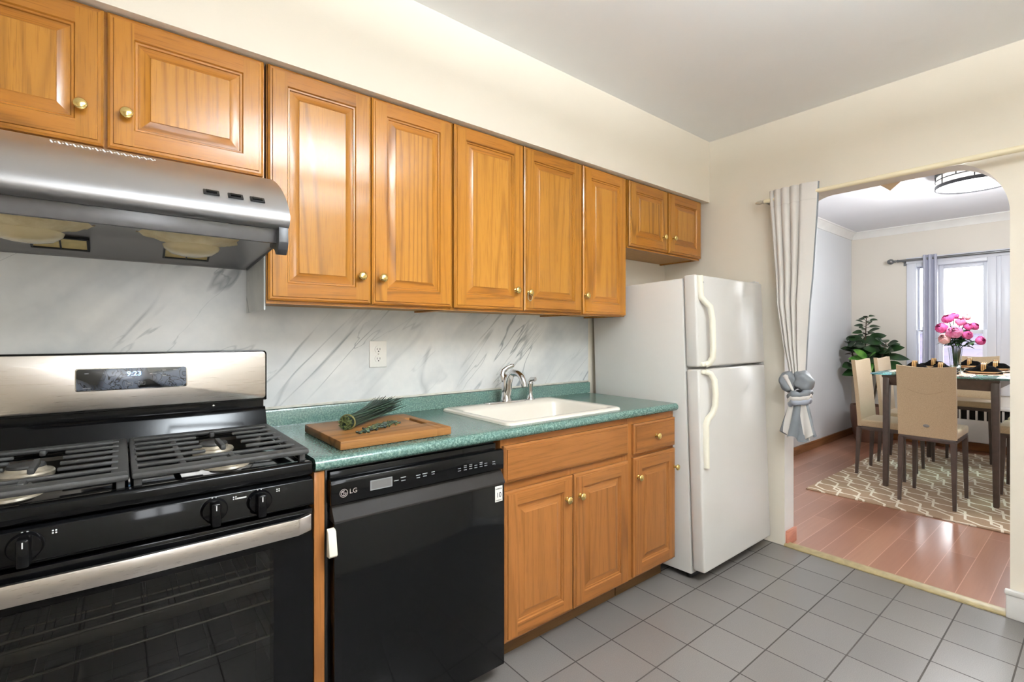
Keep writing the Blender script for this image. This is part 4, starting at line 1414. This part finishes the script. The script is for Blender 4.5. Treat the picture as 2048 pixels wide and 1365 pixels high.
def tail(yc0, yc1, w0, w1, z0, z1, nf, ph, name, mats, slant=0.0):
    NU_, NV_ = 96, 26
    vs, fs, ms = [], [], []
    for j in range(NV_ + 1):
        v_ = j / NV_
        yc = yc0 + (yc1 - yc0) * v_
        ww = w0 + (w1 - w0) * v_ ** 0.8
        for i in range(NU_):
            a = 2 * PI * i / NU_
            k_ = 1 + (0.10 + 0.32 * v_) * math.sin(nf * a + ph + 1.5 * v_)
            z = z0 + (z1 - z0) * v_ + slant * math.sin(a) * v_ + 0.012 * v_ * math.sin(nf * a + ph + 0.7)
            vs.append((-0.098 + 0.62 * ww * math.cos(a) * k_, yc + ww * math.sin(a) * k_, z))
    for j in range(NV_):
        for i in range(NU_):
            q = (i + 1) % NU_
            fs.append([j * NU_ + i, j * NU_ + q, (j + 1) * NU_ + q, (j + 1) * NU_ + i])
            ms.append(mats[int(i / NU_ * len(mats))])
    MB().add(vs, fs, ms).build(name, root, smooth=70)


tail(-0.930, -0.912, 0.032, 0.058, 0.895, 0.680, 4, 0.5, 'tail', [CLOTH, LINING, CLOTH, LINING, LINING, CLOTH, LINING], 0.012)
tail(-0.955, -0.982, 0.026, 0.042, 0.890, 0.695, 3, 1.4, 'tail', [LINING, LINING, CLOTH, LINING, LINING], -0.010)
PF = M('peach_paper', rgb(226, 200, 168), 0.8)
tag(MB().prism([(-1.255, 2.083), (-1.352, 2.083), (-1.302, 2.040)], 0, TH - 0.004, TH + 0.0015, PF).build('paper_scrap', origin=(TH, -1.3, 2.05)), 'small peach triangle of loose paper hanging under the arch', 'paper scrap')

# ------------------------------------------------------------------ dining room
# rug
t = NT('trellis_rug').set(rough=0.95, spec=0.1)
tc = t.n('ShaderNodeTexCoord')
sx_ = t.n('ShaderNodeSeparateXYZ')
rot_ = t.n('ShaderNodeMapping')
rot_.inputs['Rotation'].default_value = (0, 0, math.radians(-52))
t.l(tc.outputs['Object'], rot_.inputs[0])
t.l(rot_.outputs[0], sx_.inputs[0])


def lattice(px, py, ox_, oy_, wd):
    u_ = t.math('DIVIDE', t.math('ADD', sx_.outputs[0], ox_ + 20 * px), px)
    v_ = t.math('DIVIDE', t.math('ADD', sx_.outputs[1], oy_ + 20 * py), py)
    # hexagonal trellis: triangle wave in u gives zig-zag lines with flat runs
    tri = t.math('ABSOLUTE', t.math('SUBTRACT', t.math('FRACT', u_), 0.5))
    tri = t.math('MULTIPLY', t.math('SUBTRACT', t.math('MINIMUM', t.math('MAXIMUM', tri, 0.11), 0.39), 0.25), 1.786)
    masks = []
    for sgn in (1, -1):
        d_ = t.math('ADD', v_, t.math('MULTIPLY', tri, sgn * 1.0))
        e_ = t.math('ABSOLUTE', t.math('SUBTRACT', t.math('FRACT', d_), 0.5))
        masks.append(t.math('LESS_THAN', e_, wd))
    return t.math('MAXIMUM', *masks)


l1 = lattice(0.50, 0.27, 0, 0, 0.036)
l2 = lattice(0.50, 0.27, 0.09, 0.09, 0.036)
lm = t.math('MAXIMUM', l1, l2)
nz_ = t.noise(t.coords(), 260, 2)
bs = t.mix(nz_, rgb(150, 124, 100), rgb(178, 152, 126))
cr = t.mix(nz_, rgb(222, 210, 190), rgb(240, 230, 212))
t.l(t.mix(lm, bs, cr), t.b.inputs['Base Color'])
RUG = t.m
t2 = MB()
RGX0, RGX1, RGY0, RGY1 = 1.275, 3.93, -2.55, -0.475
RZ = 0.010
t2.box(RGX0, RGX1, RGY0, RGY1, 0.0, RZ, RUG, 0.003)
r_ = t2.build('rug', origin=(2.6, -1.5, 0))
tag(r_, 'beige rug with a cream trellis pattern under the dining table', 'rug')

TAUPE = NT('taupe_weave').set(rough=0.9, sheen=0.15, spec=0.2)
TAUPE.l(TAUPE.ramp(TAUPE.noise(TAUPE.coords(), 240, 3, 0.7), [(0.3, rgb(178, 156, 126)), (0.7, rgb(204, 182, 150))]), TAUPE.b.inputs['Base Color'])
TAUPE.bump(TAUPE.noise(TAUPE.coords(), 300, 2), 0.2, 0.001)
TAUPE = TAUPE.m
ESP = M('espresso_wood', rgb(76, 62, 55), 0.4, var=0.15, vscale=30)


def chair(label, x, y, rot, wd, dp, seat, top, badge=False):
    """origin between the rear feet on the rug; the sitter looks along local +x"""
    root = thing('dining_chair', label, 'chair', (0, 0, 0), 'taupe dining chairs')
    hw = wd / 2
    MB().box(0.02, dp + 0.01, -hw, hw, seat - 0.062, seat, TAUPE, 0.016, 3).build('seat', root)
    f = MB()
    f.box(0.012, dp, -hw + 0.004, hw - 0.004, seat - 0.092, seat - 0.058, ESP, 0.006)
    f.build('seat_frame', root)
    lean = 0.05

    def bk(side):
        def g_(u_, v_):
            yy = -hw + wd * u_
            z = seat - 0.06 + (top - seat + 0.06) * v_
            dip = -0.014 * math.sin(PI * u_) * v_ ** 6
            xx = 0.012 - lean * v_ ** 1.3 - 0.016 * math.sin(PI * u_) * v_ + (0.030 if side else 0.0)
            return (xx, yy * (1.0 + 0.01 * v_), z + dip)
        return g_
    b_ = MB()
    b_.grid(bk(0), 12, 14, TAUPE)
    b_.grid(bk(1), 12, 14, TAUPE)
    A, B = bk(0), bk(1)
    for e_ in range(4):
        def rim(u_, v_, e_=e_):
            p_ = {0: (u_, 0), 1: (u_, 1), 2: (0, u_), 3: (1, u_)}[e_]
            return tuple(Vector(A(*p_)).lerp(Vector(B(*p_)), v_))
        b_.grid(rim, 14 if e_ > 1 else 12, 1, TAUPE)
    bo = b_.build('backrest', root, smooth=50, merge=0.0004, fix=True)
    for lx, ly in ((0.02, -1), (0.02, 1), (dp - 0.025, -1), (dp - 0.025, 1)):
        yt, yb = ly * (hw - 0.018), ly * (hw - 0.010)
        xb = lx + (-0.018 if lx < 0.1 else 0.012)
        l = MB()
        top_ = [(lx - 0.017, yt - 0.017), (lx + 0.017, yt - 0.017), (lx + 0.017, yt + 0.017), (lx - 0.017, yt + 0.017)]
        bot = [(xb - 0.010, yb - 0.010), (xb + 0.010, yb - 0.010), (xb + 0.010, yb + 0.010), (xb - 0.010, yb + 0.010)]
        l.add([(a, c_, seat - 0.075) for a, c_ in top_] + [(a, c_, 0.0) for a, c_ in bot],
              [(0, 1, 5, 4), (1, 2, 6, 5), (2, 3, 7, 6), (3, 0, 4, 7), (0, 3, 2, 1), (4, 5, 6, 7)], ESP)
        l.build('leg', root, smooth=0, fix=True)
    if badge:
        p_ = Vector(bk(0)(0.5, 0.16))
        lab(MB().lathe([(0, 0), (0.019, 0), (0.017, 0.002), (0, 0.003)], M('pewter', rgb(150, 150, 150), 0.35, 0.7), 28, (p_.x, p_.y, p_.z), Matrix.Rotation(-PI / 2, 4, 'Y'), sx=0.62).build('badge', bo), 'oval metal badge')
        sm = MB().tube([Vector(bk(0)(0.2 + 0.6 * i / 20, 0.66 - 0.055 * math.sin(PI * i / 20))) + Vector((-0.0005, 0, 0)) for i in range(21)], 0.0012, M('taupe_thread', rgb(160, 138, 110), 0.9), 6)
        sm.build('curved_seam', bo)
    root.location = (x, y, RZ)
    root.rotation_euler = (0, 0, rot)
    return root


chair('taupe dining chair with a metal badge, its back towards the kitchen', 1.515, -1.192, 0, 0.335, 0.46, 0.560, 1.030, True)
chair('taupe dining chair on the plant side of the table, nearer the kitchen', 2.31, -0.592, -PI / 2, 0.43, 0.36, 0.495, 1.03)
chair('taupe dining chair directly before the rubber plant', 2.97, -0.592, -PI / 2, 0.43, 0.36, 0.495, 1.03)
chair('taupe dining chair at the window end of the table, facing the kitchen', 3.87, -1.155, PI, 0.345, 0.42, 0.60, 1.04)
chair('taupe dining chair mostly hidden behind the arch edge, nearer the kitchen', 2.50, -1.86, PI / 2, 0.43, 0.37, 0.54, 1.03)
chair('taupe dining chair mostly hidden behind the arch edge, nearer the window', 3.12, -1.86, PI / 2, 0.43, 0.37, 0.54, 1.03)

# table
root = thing('dining_table', 'dark wood dining table with a glass top on the rug', 'table', (2.6, -1.19, RZ))
TX0, TX1, TY0, TY1 = 1.83, 3.40, -1.545, -0.848
t = NT('table_glass')
tr = t.n('ShaderNodeBsdfTransparent')
tr.inputs[0].default_value = (0.72, 0.88, 0.84, 1)
gl = t.n('ShaderNodeBsdfGlossy')
gl.inputs['Roughness'].default_value = 0.03
gl.inputs[0].default_value = (0.85, 0.97, 0.95, 1)
mx = t.n('ShaderNodeMixShader')
fr = t.n('ShaderNodeFresnel')
fr.inputs[0].default_value = 1.5
t.l(fr.outputs[0], mx.inputs[0])
t.l(tr.outputs[0], mx.inputs[1])
t.l(gl.outputs[0], mx.inputs[2])
t.l(mx.outputs[0], t.out.inputs['Surface'])
TG = t.m
TOP = 0.950
lab(MB().box(TX0 - 0.055, TX1 + 0.055, TY0 - 0.065, TY1 + 0.065, TOP - 0.012, TOP, TG, 0.002).build('glass_top', root), 'clear green-tinted glass top')
a = MB()
i_ = 0.035
for p in ([(TX0, TY0), (TX1, TY0), (TX1, TY1), (TX0, TY1)],):
    q = [(TX0 + i_, TY0 + i_), (TX1 - i_, TY0 + i_), (TX1 - i_, TY1 - i_), (TX0 + i_, TY1 - i_)]
    o_ = [(c_[0], c_[1]) for c_ in p]
    vs = [(x, y, TOP - 0.0125) for x, y in o_] + [(x, y, TOP - 0.028) for x, y in o_] + [(x, y, 0.850) for x, y in q] + [(x + (0.02 if x < 2.6 else -0.02), y + (0.02 if y < -1.2 else -0.02), 0.850) for x, y in q] + [(x + (0.02 if x < 2.6 else -0.02), y + (0.02 if y < -1.2 else -0.02), TOP - 0.0125) for x, y in q]
    fs = []
    for r0 in range(4):
        for k_ in range(4):
            n_ = (k_ + 1) % 4
            fs.append((r0 * 4 + k_, r0 * 4 + n_, (r0 + 1) * 4 + n_, (r0 + 1) * 4 + k_))
    for k_ in range(4):
        n_ = (k_ + 1) % 4
        fs.append((16 + k_, 16 + n_, n_, k_))
    a.add(vs, fs, ESP)
a.build('apron', root, smooth=0, fix=True)
for lx, ly in ((TX0, TY1), (TX0, TY0), (TX1, TY1), (TX1, TY0)):
    sgx = 1 if lx < 2.6 else -1
    sgy = 1 if ly < -1.2 else -1
    l = MB()
    xs = sorted((lx + sgx * 0.004, lx + sgx * 0.075))
    ys = sorted((ly + sgy * 0.004, ly + sgy * 0.050))
    l.box(xs[0], xs[1], ys[0], ys[1], RZ, TOP - 0.02, ESP, 0.008, 2)
    for v in l.bm.verts:
        if v.co.z < 0.4:
            v.co.x = lx + sgx * 0.004 + (v.co.x - lx - sgx * 0.004) * 0.62
            v.co.y = ly + sgy * 0.004 + (v.co.y - ly - sgy * 0.004) * 0.72
    l.build('leg', root)

# place settings
PLM = M('cream_plate', rgb(226, 208, 170), 0.35)
NAPK = M('black_napkin', rgb(10, 9, 9), 0.85, spec=0.08)
t = NT('striped_ring').set(rough=0.35)
tc = t.n('ShaderNodeTexCoord')
sq = t.n('ShaderNodeSeparateXYZ')
t.l(tc.outputs['Object'], sq.inputs[0])
fc = t.math('FRACT', t.math('MULTIPLY', sq.outputs[1], 90.0))
t.l(t.ramp(fc, [(0.0, rgb(92, 54, 26)), (0.45, rgb(96, 58, 30)), (0.5, rgb(206, 168, 104)), (1.0, rgb(190, 146, 84))]), t.b.inputs['Base Color'])
RINGM = t.m
t = NT('checked_placemat').set(rough=0.8)
tc = t.n('ShaderNodeTexCoord')
sq = t.n('ShaderNodeSeparateXYZ')
t.l(tc.outputs['Object'], sq.inputs[0])
ck = t.n('ShaderNodeTexChecker')
ck.inputs['Scale'].default_value = 22
ck.inputs[1].default_value = rgb(232, 224, 210)
ck.inputs[2].default_value = rgb(206, 128, 60)
t.l(tc.outputs['Object'], ck.inputs[0])
ay = t.math('ABSOLUTE', sq.outputs[1])
ax = t.math('ABSOLUTE', sq.outputs[0])
bord = t.math('MAXIMUM', t.math('GREATER_THAN', ay, 0.135), t.math('GREATER_THAN', ax, 0.16))
fq = t.math('LESS_THAN', t.math('FRACT', t.math('MULTIPLY', t.math('ADD', sq.outputs[0], sq.outputs[1]), 17.0)), 0.5)
bc = t.mix(fq, rgb(238, 232, 220), rgb(52, 34, 22))
t.l(t.mix(bord, ck.outputs[0], bc), t.b.inputs['Base Color'])
MATM = t.m
GM, GP, GN = 'checked placemats on the glass table', 'cream plates on the glass table', 'black napkins in striped rings'
seats = [('before the plant-side chair nearer the kitchen', 2.22, -0.985, 0), ('before the plant-side chair nearer the window', 2.93, -0.985, 0),
         ('before the chair with the metal badge', 2.02, -1.19, 1), ('at the window end of the table', 3.27, -1.19, 1),
         ('before the half hidden chair nearer the kitchen', 2.30, -1.405, 0), ('before the half hidden chair nearer the window', 2.93, -1.405, 0)]
p0 = n0 = m0 = None
TZ = TOP + 0.0004
for where, x, y, r in seats:
    if p0 is None:
        m0 = MB().box(-0.19, 0.19, -0.16, 0.16, 0, 0.003, MATM, 0.001).build('placemat')
        tag(m0, 'orange and brown checked placemat ' + where, 'placemat', GM)
        p0 = MB().lathe([(0, 0.0036), (0.07, 0.0036), (0.085, 0.010), (0.115, 0.021), (0.117, 0.024), (0.112, 0.0235), (0.083, 0.0135), (0.068, 0.0085), (0, 0.0085)], PLM, 40).build('plate', smooth=50)
        tag(p0, 'cream plate ' + where, 'plate', GP)
        n0 = thing('napkin', 'black napkin in a striped ring ' + where, 'napkin', (0, 0, 0), GN)

        def nap(u_, v_):
            s = u_ * 2 - 1
            a = PI * v_
            hgt = 0.012 + 0.062 * max(0, 1 - abs(s) * 1.02) ** 0.75 + 0.006 * math.sin(9 * s)
            dw_ = 0.030 + 0.030 * abs(s)
            return (dw_ * math.cos(a) + 0.004 * math.sin(14 * s), 0.115 * s, 0.0095 + hgt * math.sin(a))
        MB().grid(nap, 28, 12, NAPK).build('cloth', n0, smooth=60)
        MB().lathe([(0.030, -0.016), (0.033, -0.016), (0.033, 0.016), (0.030, 0.016), (0.030, -0.016)], RINGM, 28, (0, 0, 0.050), Matrix.Rotation(PI / 2, 4, 'X'), sy=1.35).build('ring', n0, smooth=40)
        n0.location = (x, y, TZ)
        m0.location = (x, y, TZ)
        p0.location = (x, y, TZ)
    else:
        for src, lb in ((m0, 'orange and brown checked placemat '), (p0, 'cream plate '), (n0, 'black napkin in a striped ring ')):
            dup(src, (x, y, TZ), lb + where, rotz=(PI / 2 if r and src is m0 else 0))

# vase with peonies
root = thing('vase', 'cut crystal vase full of pink peonies on the dining table', 'vase', (2.62, -1.185, TZ))
t = NT('cut_crystal')
t.set(col=(0.93, 0.96, 0.96, 1), rough=0.02, trans=1.0, ior=1.45)
VX, VY = 2.62, -1.185
v_ = MB()
v_.lathe([(0, TZ), (0.036, TZ), (0.040, TZ + 0.010), (0.036, TZ + 0.05), (0.040, TZ + 0.10), (0.050, TZ + 0.205), (0.046, TZ + 0.205), (0.036, TZ + 0.10), (0.032, TZ + 0.03), (0, TZ + 0.025)], t.m, 12, (VX, VY, 0))
v_.build('body', root, smooth=0)
LEAF = M('peony_leaf', rgb(52, 84, 44), 0.5, var=0.4, vscale=40)
PINK = [NT('peony_' + nm) for nm in ('magenta', 'pink', 'pale')]
for tq, (a, b_) in zip(PINK, ((rgb(206, 62, 134), rgb(236, 120, 180)), (rgb(226, 104, 160), rgb(244, 172, 208)), (rgb(234, 166, 172), rgb(246, 204, 200)))):
    tq.set(rough=0.6, sss=0.0)
    tq.l(tq.ramp(tq.noise(tq.coords(), 60, 3, 0.6), [(0.3, a), (0.7, b_)]), tq.b.inputs['Base Color'])
PINK = [q.m for q in PINK]


def leaf_at(mb, p, d, L, wd, m, droop=0.35, up=Vector((0, 0, 1)), cup=0.15):
    d = Vector(d).normalized()
    s = d.cross(up)
    if s.length < 1e-3:
        s = Vector((1, 0, 0))
    s.normalize()
    nrm = s.cross(d).normalized()
    vs, fs = [], []
    NV_ = 8
    for j in range(NV_ + 1):
        v_ = j / NV_
        ww = wd * (math.sin(PI * min(1, 0.04 + 0.96 * v_) ** 0.85)) ** 0.8 if 0 < j < NV_ else 0.001
        c_ = p + d * (L * v_) - Vector((0, 0, 1)) * droop * L * v_ * v_
        for k_ in (-1, -0.5, 0, 0.5, 1):
            vs.append(tuple(c_ + s * ww * 0.5 * k_ + nrm * cup * ww * (abs(k_) ** 1.3)))
    for j in range(NV_):
        for k_ in range(4):
            fs.append((j * 5 + k_, j * 5 + k_ + 1, (j + 1) * 5 + k_ + 1, (j + 1) * 5 + k_))
    mb.add(vs, fs, m)


def peony(label, px, py, pz, R_, kind, tilt):
    R_ *= 1.1
    o_ = thing('peony', label, 'flower', (VX, VY, TZ + 0.2), 'peonies in the crystal vase')
    c_ = Vector((px, py, pz))
    ax_ = Vector(tilt).normalized()
    rot = Vector((0, 0, 1)).rotation_difference(ax_).to_matrix().to_4x4()
    T = Matrix.Translation(c_) @ rot
    f = MB()
    rnd_ = random.Random(int(px * 1e4) + int(pz * 1e3))
    for layer in range(6):
        n_ = (5, 6, 7, 8, 8, 7)[layer]
        rr = R_ * (0.30, 0.48, 0.66, 0.82, 0.95, 1.0)[layer]
        op = (0.15, 0.35, 0.55, 0.8, 1.05, 1.35)[layer]
        for k_ in range(n_):
            th = 2 * PI * (k_ + 0.5 * (layer % 2)) / n_ + rnd_.uniform(-.15, .15)
            hw_ = PI / n_ * 1.25
            js = rnd_.uniform(0.88, 1.1)

            def pt(u_, v_):
                al = th + (u_ - 0.5) * 2 * hw_ * (1 - 0.25 * v_ * v_)
                ph = PI * 0.92 - (PI * 0.92 - op * 0.55) * v_
                ruff = 0.05 * R_ * math.sin(9 * u_ + layer) * v_
                r_2 = rr * js + ruff
                return T @ Vector((r_2 * math.sin(ph) * math.cos(al), r_2 * math.sin(ph) * math.sin(al), -r_2 * 0.82 * math.cos(PI - ph) * -1 if False else r_2 * 0.85 * math.cos(ph) + 0.1 * R_))
            f.grid(pt, 4, 5, PINK[kind])
    f.build('blossom', o_, smooth=60)
    s0 = Vector((VX + (px - VX) * 0.08, VY + (py - VY) * 0.08, TZ + 0.03))
    s1 = Vector((VX + (px - VX) * 0.22, VY + (py - VY) * 0.22, TZ + 0.20))
    e_ = c_ - ax_ * R_ * 0.75
    mid = s1.lerp(e_, 0.5) + Vector((0, 0, 0.02))
    MB().tube([s0, s1, mid, e_], 0.0035, LEAF, 8).build('stem', o_)
    lf = MB()
    for q in range(10):
        a = rnd_.uniform(0, 2 * PI)
        base_ = s1.lerp(e_, rnd_.uniform(0.15, 0.85))
        leaf_at(lf, base_, (math.cos(a), math.sin(a), rnd_.uniform(0.0, 0.9)), rnd_.uniform(0.06, 0.11), rnd_.uniform(0.025, 0.04), LEAF)
    lf.build('leaf', o_, smooth=60)


# flower heads: offset across the view (towards the curtain +, away -), height, radius, colour, facing
for lb, dy, dx, z, R_, kd, tl in (
        ('magenta peony at the top of the bouquet, beside the curtain', 0.045, -0.02, 1.405, 0.040, 0, (-0.5, 0.3, 0.9)),
        ('small bright pink peony topmost in the bouquet', 0.012, 0.03, 1.432, 0.030, 0, (-0.2, -0.2, 1)),
        ('pale pink peony at the top of the bouquet towards the window frame', -0.065, 0.04, 1.418, 0.028, 2, (-0.2, -0.3, 1)),
        ('rose pink peony just below the pale top one', -0.035, -0.02, 1.378, 0.036, 1, (-0.5, -0.2, 0.8)),
        ('magenta peony reaching out beside the curtain at mid height', 0.085, -0.03, 1.325, 0.042, 0, (-0.6, 0.5, 0.5)),
        ('big rose pink peony in the middle facing the kitchen', -0.005, -0.085, 1.288, 0.050, 1, (-1, 0.0, 0.25)),
        ('pale salmon peony drooping lowest at the curtain side', 0.056, -0.075, 1.232, 0.043, 2, (-0.8, 0.4, 0.3)),
        ('magenta peony of the close pair on the window frame side', -0.085, -0.01, 1.335, 0.031, 0, (-0.5, -0.4, 0.6)),
        ('pink peony outermost of the close pair on the window frame side', -0.118, 0.02, 1.340, 0.031, 0, (-0.4, -0.7, 0.5)),
        ('magenta peony under the pair, above the vase rim', -0.085, -0.05, 1.262, 0.033, 0, (-0.8, -0.4, 0.3)),
        ('magenta peony hanging out alone on its own stem towards the window frame', -0.160, -0.02, 1.218, 0.034, 0, (-0.5, -0.8, 0.1))):
    peony(lb, VX + dx, VY + dy, z, R_, kd, tl)

# rubber plant in the corner
PX, PY = 3.86, -0.23
root = thing('rubber_plant', 'tall rubber plant with dark glossy leaves in the dining room corner', 'plant', (PX, PY, 0))
POT = M('brown_pot', rgb(110, 78, 62), 0.5, var=0.12, vscale=12)
MB().lathe([(0, 0), (0.135, 0), (0.15, 0.03), (0.185, 0.25), (0.19, 0.40), (0.185, 0.43), (0.172, 0.43), (0.175, 0.38), (0.0, 0.38)], POT, 40, (PX, PY, 0)).build('pot', root, smooth=50)
MB().lathe([(0.174, 0.379), (0.12, 0.395), (0.0, 0.40)], M('potting_moss', rgb(58, 62, 34), 0.9, var=0.4, vscale=60, bump=1.0, bscale=80), 32, (PX, PY, 0)).build('soil', root)
s = MB()
BARK = M('plant_stem', rgb(70, 58, 42), 0.7)
stems = [[(0, 0, 0.38), (0.0, 0.02, 0.75), (-0.02, 0.035, 1.15), (0.0, 0.03, 1.47)], [(0.03, -0.02, 0.38), (0.0, -0.08, 0.75), (-0.03, -0.14, 1.05), (-0.03, -0.17, 1.17)], [(-0.03, 0.03, 0.38), (-0.03, 0.10, 0.75), (-0.05, 0.16, 1.05), (-0.05, 0.19, 1.2)], [(0, 0, 0.38), (-0.08, -0.01, 0.7), (-0.14, -0.03, 0.92), (-0.17, -0.03, 0.98)]]
for st_ in stems:
    s.tube([(PX + a, PY + b_, c_) for a, b_, c_ in st_], [0.011, 0.009, 0.007, 0.004], BARK, 8)
s.build('stem', root)
RLF = NT('rubber_leaf').set(rough=0.28, spec=0.5)
RLF.l(RLF.ramp(RLF.noise(RLF.coords(), 7, 2), [(0.3, rgb(22, 40, 24)), (0.7, rgb(46, 78, 38))]), RLF.b.inputs['Base Color'])
RLF = RLF.m
YLF = NT('young_leaf').set(rough=0.3, spec=0.5)
YLF.l(YLF.ramp(YLF.noise(YLF.coords(), 16, 2), [(0.35, rgb(58, 112, 40)), (0.7, rgb(120, 168, 74))]), YLF.b.inputs['Base Color'])
YLF = YLF.m
lf = MB()
rnd_ = random.Random(5)
for si, st_ in enumerate(stems[:3]):
    P_ = [Vector((PX + a, PY + b_, c_)) for a, b_, c_ in st_]
    n_ = (40, 20, 20)[si]
    for k_ in range(n_):
        u_ = 0.38 + 0.62 * k_ / (n_ - 1)
        q = u_ * 3
        j = min(2, int(q))
        base_ = P_[j].lerp(P_[j + 1], q - j)
        a = k_ * 2.4 + si
        L = (0.235 - 0.11 * max(0, u_ - 0.55) / 0.45) * rnd_.uniform(0.85, 1.1)
        if si == 0 and u_ > .75:
            L *= 0.72
        el = 0.15 + 0.75 * max(0, u_ - 0.6)
        dvec = Vector((math.cos(a) * 0.8, math.sin(a), el))
        dvec.normalize()
        pp = base_ + dvec * 0.035
        # keep leaves off both walls
        end = pp + dvec * L
        if end.y > 0.03:
            dvec.y *= -0.3
        if end.x > 4.17:
            dvec.x *= -0.4
        lf.tube([base_, pp], 0.003, BARK, 5)
        leaf_at(lf, pp, dvec, L, L * 0.56, RLF, rnd_.uniform(0.05, 0.4), up=Vector((rnd_.uniform(-1.1, -0.3), rnd_.uniform(-0.5, 0.2), 0.7)), cup=0.06)
lf.build('foliage', root, smooth=60)
yl = MB()
tip = Vector((PX - 0.17, PY - 0.03, 0.985))
for a, el, L in ((0.75, 0.75, 0.21), (-0.62, 0.55, 0.19), (1.9, 0.15, 0.20), (-2.3, -0.8, 0.22), (0.1, -0.7, 0.20)):
    dvec = Vector((-0.55, math.sin(a) * 0.9 if abs(a) < 2.2 else -0.1, el)).normalized()
    leaf_at(yl, tip, dvec, L, L * 0.56, YLF, 0.15, up=Vector((-0.6, 0, 0.8)), cup=0.05)
lab(yl.build('young_foliage', root, smooth=60), 'bright green young leaves')

# dining ceiling lamp
LXc, LYc = 2.13, -1.38
root = thing('dining_ceiling_light', 'round ceiling light with a black lattice frame in the dining room', 'lamp', (LXc, LYc, ZC))
R1 = 0.245
BLK = M('lamp_black_metal', rgb(30, 30, 34), 0.4)
f = MB()
for z0, z1 in ((2.440, 2.466), (2.538, 2.566)):
    f.lathe([(R1 - 0.006, z0), (R1, z0), (R1, z1), (R1 - 0.006, z1), (R1 - 0.006, z0)], BLK, 64, (LXc, LYc, 0))
f.lathe([(R1 - 0.004, 2.502), (R1, 2.502), (R1, 2.508), (R1 - 0.004, 2.508), (R1 - 0.004, 2.502)], BLK, 64, (LXc, LYc, 0))
for i in range(14):
    a = 2 * PI * i / 14 + 0.1
    f.tube([(LXc + (R1 - 0.003) * math.cos(a), LYc + (R1 - 0.003) * math.sin(a), 2.462 if i % 2 else 2.505), (LXc + (R1 - 0.003) * math.cos(a), LYc + (R1 - 0.003) * math.sin(a), 2.549)], 0.004, BLK, 6)
f.build('lattice_frame', root)
DIFF = M('lamp_diffuser', rgb(244, 242, 238), 0.4, emit=(1, 0.97, 0.92, 1), estr=0.35)
MB().lathe([(0, 2.446), (0.15, 2.447), (R1 - 0.007, 2.450), (R1 - 0.010, 2.56), (0, 2.562)], DIFF, 64, (LXc, LYc, 0)).build('diffuser', root, smooth=50)
pl_ = bpy.data.lights.new('dining_lamp', 'POINT')
pl_.shadow_soft_size = 0.12
pl_.energy = 40
pl_.color = (0.95, 0.98, 1.0)
po = bpy.data.objects.new('dining_lamp', pl_)
C.objects.link(po)
po.location = (LXc, LYc, 2.12)

# dining window rod and curtain panel
root = thing('window_curtain_rod', 'grey metal curtain rod with ball finial above the dining window', 'curtain rod', (4.1, -1.5, 2.145))
GREYM = M('grey_metal', rgb(128, 130, 132), 0.3, 0.8)
MB().tube([(4.1, -0.44, 2.145), (4.1, -3.4, 2.145)], 0.014, GREYM, 14).build('rod', root)
MB().lathe([(0, -0.1), (0.018, -0.096), (0.030, -0.08), (0.034, -0.062), (0.028, -0.044), (0.012, -0.034), (0.016, -0.02), (0.010, -0.008), (0.018, 0.0), (0.018, 0.008), (0, 0.008)], GREYM, 24, (4.1, -0.445, 2.145), Matrix.Rotation(PI / 2, 4, 'X')).build('finial', root, smooth=60)
for y in (-0.50, -2.0, -3.35):
    MB().box(4.092, 4.199, y - 0.008, y + 0.008, 2.125, 2.133, GREYM).box(4.19, 4.1995, y - 0.015, y + 0.015, 2.09, 2.17, GREYM, 0.002).build('bracket', root)
GC = M('grey_curtain', rgb(186, 188, 204), 0.8, var=0.04, vscale=5)


def gcur(u_, v_):
    z = 2.185 - 2.0 * v_
    w_ = 0.118 + 0.012 * v_
    y = -0.688 + 0.006 * v_ - w_ * u_
    x = 4.088 - 0.022 * math.sin(2 * PI * 2.4 * u_ + 0.3 + 0.2 * v_) - (0.004 if v_ < .03 else 0)
    return (x, y, z)


cm = MB().grid(gcur, 48, 30, GC)
o_ = cm.build('window_curtain', smooth=70, origin=(4.09, -0.75, 2.145))
md = o_.modifiers.new('thickness', 'SOLIDIFY')
md.thickness = 0.004
tag(o_, 'pale grey curtain panel hanging at the dining window', 'curtain')

# radiator cover
root = thing('radiator', 'low white radiator cover under the dining window', 'radiator', (4.12, -1.3, 0.1))
b = MB()
b.box(4.06, 4.195, -2.2, -0.70, 0.11, 0.345, WHITET, 0.006)
b.box(4.05, 4.195, -2.21, -0.69, 0.47, 0.50, WHITET, 0.006)
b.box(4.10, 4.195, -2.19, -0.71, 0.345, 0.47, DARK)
b.build('casing', root)
for i in range(22):
    y = -0.73 - i * 0.0675
    MB().box(4.066, 4.09, y - 0.009, y + 0.009, 0.34, 0.475, WHITET, 0.002).build('grille_bar', root)
for y in (-0.75, -2.15):
    MB().box(4.08, 4.18, y - 0.03, y + 0.03, 0.0, 0.112, WHITET, 0.003).build('foot', root)
